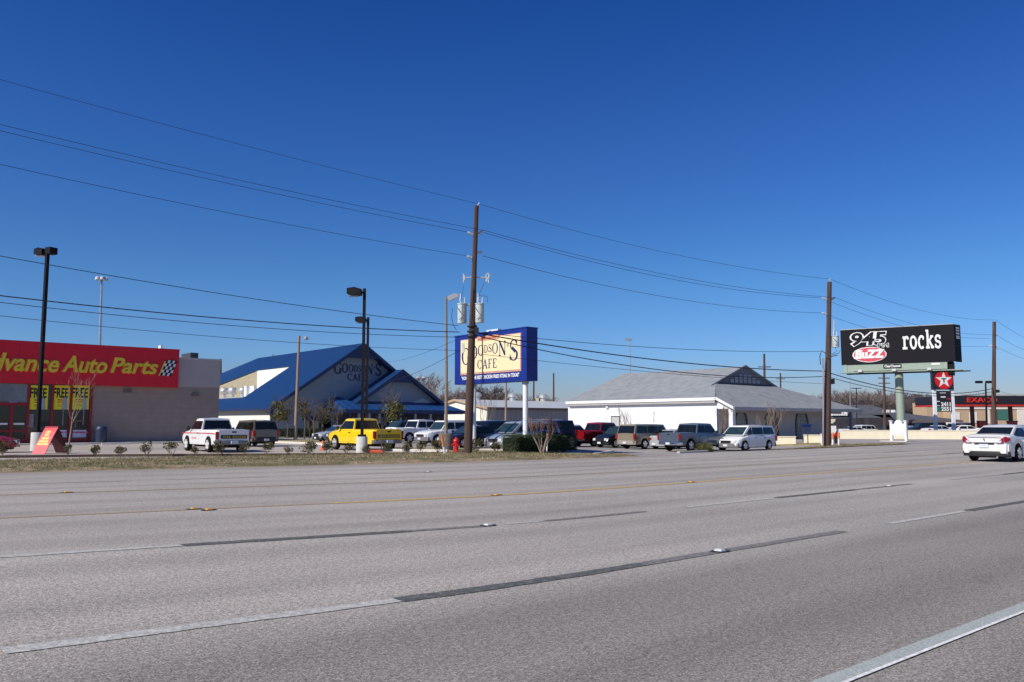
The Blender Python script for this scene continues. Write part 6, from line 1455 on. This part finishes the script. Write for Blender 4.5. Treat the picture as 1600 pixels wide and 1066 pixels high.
# slim bare street tree before the shop window
c = gp(66, 706); e = empty('bare_tree', (c.x, c.y+2.5, 0), 0, 'spindly bare tree before the shop windows, behind the tall lamp post', 'tree'); q = MB()
q.tube([(.1,0,-.1),(.25,0,1.4),(.28,0,2.2)], [.05,.035,.03], 6)
for i in range(6): a = RN.uniform(0,6.28); branch(q, (.27,0,RN.uniform(1.5,2.2)), (math.cos(a)*.6,math.sin(a)*.5,1), 1.15, .018, 3, .38, .2, 2, .006)
q.build('trunk', mat('twig_pale', (.32,.26,.2), .8, var=.2), e, fixn=False)
# thin young tree stems on the verge islands
for px, py, tp, lb in ((596, 707, 652, 'hair thin young tree stem at the yellow tailgate'), (483, 707, 668, 'dark thin stake left of the nose of the yellow pickup')):
    b = gp(px, py); t = P(px+1, tp, b.y); e = empty('sapling', b, 0, lb, 'sapling'); q = MB(); q.tube([(0,0,-.05), (t-b)*.5, t-b], [.025,.02,.012], 6)
    for i in range(5): a = RN.uniform(0,6.28); branch(q, (t-b)*RN.uniform(.55,.95), (math.cos(a),math.sin(a),.9), .3, .009, 1, .5, .2, 3, .004)
    q.build('stem', M_bark, e, fixn=False)
# ---- background trees: bare crowns and evergreens
def bare_proto(seed):
    global RN; RN = random.Random(seed); q = MB(); q.tube([(0,0,-.5),(.1,0,2.2),(.05,.1,4)], [.28,.22,.17], 7); tr = q; cr = MB()
    for i in range(8): a = i*.8+RN.uniform(-.3,.3); branch(cr, (.05,.08,RN.uniform(2.6,4)), Vector((math.cos(a)*.75,math.sin(a)*.75,1)).normalized(), 2.9, .10, 4, .42, .12, 3, .028)
    return tr, cr
def ever_proto(seed):
    global RN; RN = random.Random(seed); q = MB(); q.tube([(0,0,-.5),(.1,0,3),(0,.1,6)], [.3,.22,.1], 7); cr = MB()
    for i in range(26): a = RN.uniform(0,6.28); z = RN.uniform(2.2,7.6); rr_ = RN.uniform(.3,2.6)*(1-abs(z-4.6)/5.2); leaves(cr, (rr_*math.cos(a), rr_*math.sin(a), z), (1.05,1.05,.75), 190, .17)
    return q, cr
PT = []
for k in range(3):
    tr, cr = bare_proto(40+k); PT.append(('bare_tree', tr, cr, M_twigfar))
for k in range(2):
    tr, cr = ever_proto(60+k); PT.append(('evergreen_tree', tr, cr, M_pine))
made = {}
def bg_tree(kind, px, Y, top_py, lab, grp='trees beyond the buildings', wide=1.0):
    c = XY(px, Y); g = G(c.x, c.y)-.2; h = P(px, top_py, Y).z-g; nm, tr, cr, m = PT[kind]; H0 = 9.6 if nm == 'bare_tree' else 8.3
    if kind not in made:
        e = empty(nm, (c.x, c.y, g), RN.uniform(0,6), lab, 'tree', grp); a = tr.build('trunk', M_bark, e, fixn=False); b = cr.build('crown', m, e, fixn=False); made[kind] = (e, a, b)
        H0 = max(v[2] for v in cr.v); made[kind] += (H0,)
    else:
        e0, a0, b0_, H0 = made[kind]; e = e0.copy(); col.objects.link(e); e.location = (c.x, c.y, g); e.rotation_euler = (0,0,RN.uniform(0,6)); e['label'] = lab; e['group'] = grp
        for o in (a0, b0_): q = o.copy(); col.objects.link(q); q.parent = e
    H0 = made[kind][3]; s_ = h/H0; e.scale = (s_*wide, s_*wide, s_)
    return e
def orient(px):
    if px < 700: return 'behind the cafe roofs'
    if px < 800: return 'beyond the pylon sign'
    if px < 900: return 'between pylon sign and white building'
    if px < 1330: return 'right of the shingle roof'
    if px < 1420: return 'left of the billboard column'
    return 'right of the billboard column'
T_ = [(0,655,165,579),(1,668,150,600),(2,602,170,579),(0,355,190,576),(1,366,200,583),(0,452,200,557),
 (3,702,190,618),(4,716,180,612),(3,748,185,609),(4,768,200,616),(3,735,210,613),(2,755,170,596),(0,775,190,606),(1,792,200,612),(2,815,210,617),(0,835,190,613),(1,852,200,618),(0,702,150,603),
 (0,1255,230,622),(1,1272,220,617),(2,1290,230,613),(0,1306,220,610),(1,1322,230,608),(2,1338,240,607),(0,1352,230,606),(1,1368,240,608),(2,1382,230,611),(0,1396,240,609),
 (1,1424,230,613),(3,1432,235,616),(2,1440,225,610),(4,1424,245,618),(0,1452,230,612),(1,1466,240,618),(2,1478,250,620),(0,1500,260,612),(1,1517,260,614),(3,1446,250,621),(4,1356,255,618),(2,1312,250,612),(1,1346,260,610),(0,1376,250,611),(2,1332,215,615),(0,1362,212,616),(1,1300,214,618),(2,1390,216,617),(1,1410,214,619)]
cnt = {}
order = sorted(T_, key=lambda t: t[1]); labs = {}
for t in order: labs.setdefault((orient(t[1]), PT[t[0]][0]), []).append(t)
ORD = ['leftmost','second from left','third from left','fourth from left','fifth from left','sixth from left','seventh from left','eighth from left','ninth from left','tenth from left','eleventh from left','twelfth from left','thirteenth from left','fourteenth from left','fifteenth from left','sixteenth from left']
for (wh, nm), L_ in labs.items():
    for i, t in enumerate(L_):
        kd = 'bare winter tree' if nm == 'bare_tree' else 'dark evergreen tree'
        bg_tree(t[0], t[1], t[2], t[3], ('%s %s, %s' % (kd, wh, ORD[i])) if len(L_) > 1 else '%s %s, the only one there' % (kd, wh), wide=1.25)
# distant low tree belt on the horizon, reads as one mass
RN = random.Random(5); q = MB()
for i in range(9000):
    a = RN.uniform(-.75, .75); Yd = RN.uniform(420, 520); x = math.tan(a)*Yd; z = RN.uniform(0, 6.5+2.5*math.sin(x*.03)+1.5*math.sin(x*.11)); p = Vector((x, Yd, z-.6)); s_ = RN.uniform(.5, 1.3)
    a_ = Vector((RN.gauss(0,1), RN.gauss(0,1), RN.gauss(0,1))).normalized(); b = a_.orthogonal().normalized(); b2 = a_.cross(b); q.quad(p-b*s_-b2*s_, p+b*s_-b2*s_, p+b*s_+b2*s_, p-b*s_+b2*s_)
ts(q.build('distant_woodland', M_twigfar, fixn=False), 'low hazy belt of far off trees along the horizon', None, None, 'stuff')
# grass blades on the verge
RN = random.Random(9); q = MB()
def blades(n, sfun, tall, mats=3):
    for i in range(n):
        s, nn, z0 = sfun(); p = roadpt(s, nn); p = Vector((p.x, p.y, G(p.x, p.y)+z0)); a = RN.uniform(0, 6.28); h = tall*RN.uniform(.4, 1.3); w_ = .010; d = Vector((math.cos(a), math.sin(a), 0)); l = Vector((RN.gauss(0,.5), RN.gauss(0,.5), 1))*h
        q.add([p-d*w_, p+d*w_, p+l], [(0,1,2)], RN.choice((0,0,1,1,2)))
def fv():
    s = RN.uniform(-12, 31); nn = RN.uniform(27.2, 34.5); 
    while not on_verge(s, nn): s = RN.uniform(-12, 31)
    return s, nn, hump(s, nn)
blades(32000, fv, .07)
blades(3500, lambda: (RN.uniform(-10, 28), RN.gauss(34.4, .3), .03), .15)
def fi():
    a = RN.uniform(0, 6.28); r = math.sqrt(RN.random()); return 57.5+9.3*r*math.cos(a), 30.9+1.85*r*math.sin(a), .03
blades(2500, fi, .12)
M_g1 = mat('grass_dry', (.34,.26,.14), .9); M_g2 = mat('grass_olive', (.17,.15,.06), .9); M_g3 = mat('grass_green', (.08,.11,.03), .9)
ts(q.build('grass', [M_g1, M_g2, M_g3], fixn=False), 'short dry winter grass on the verge', None, None, 'stuff')
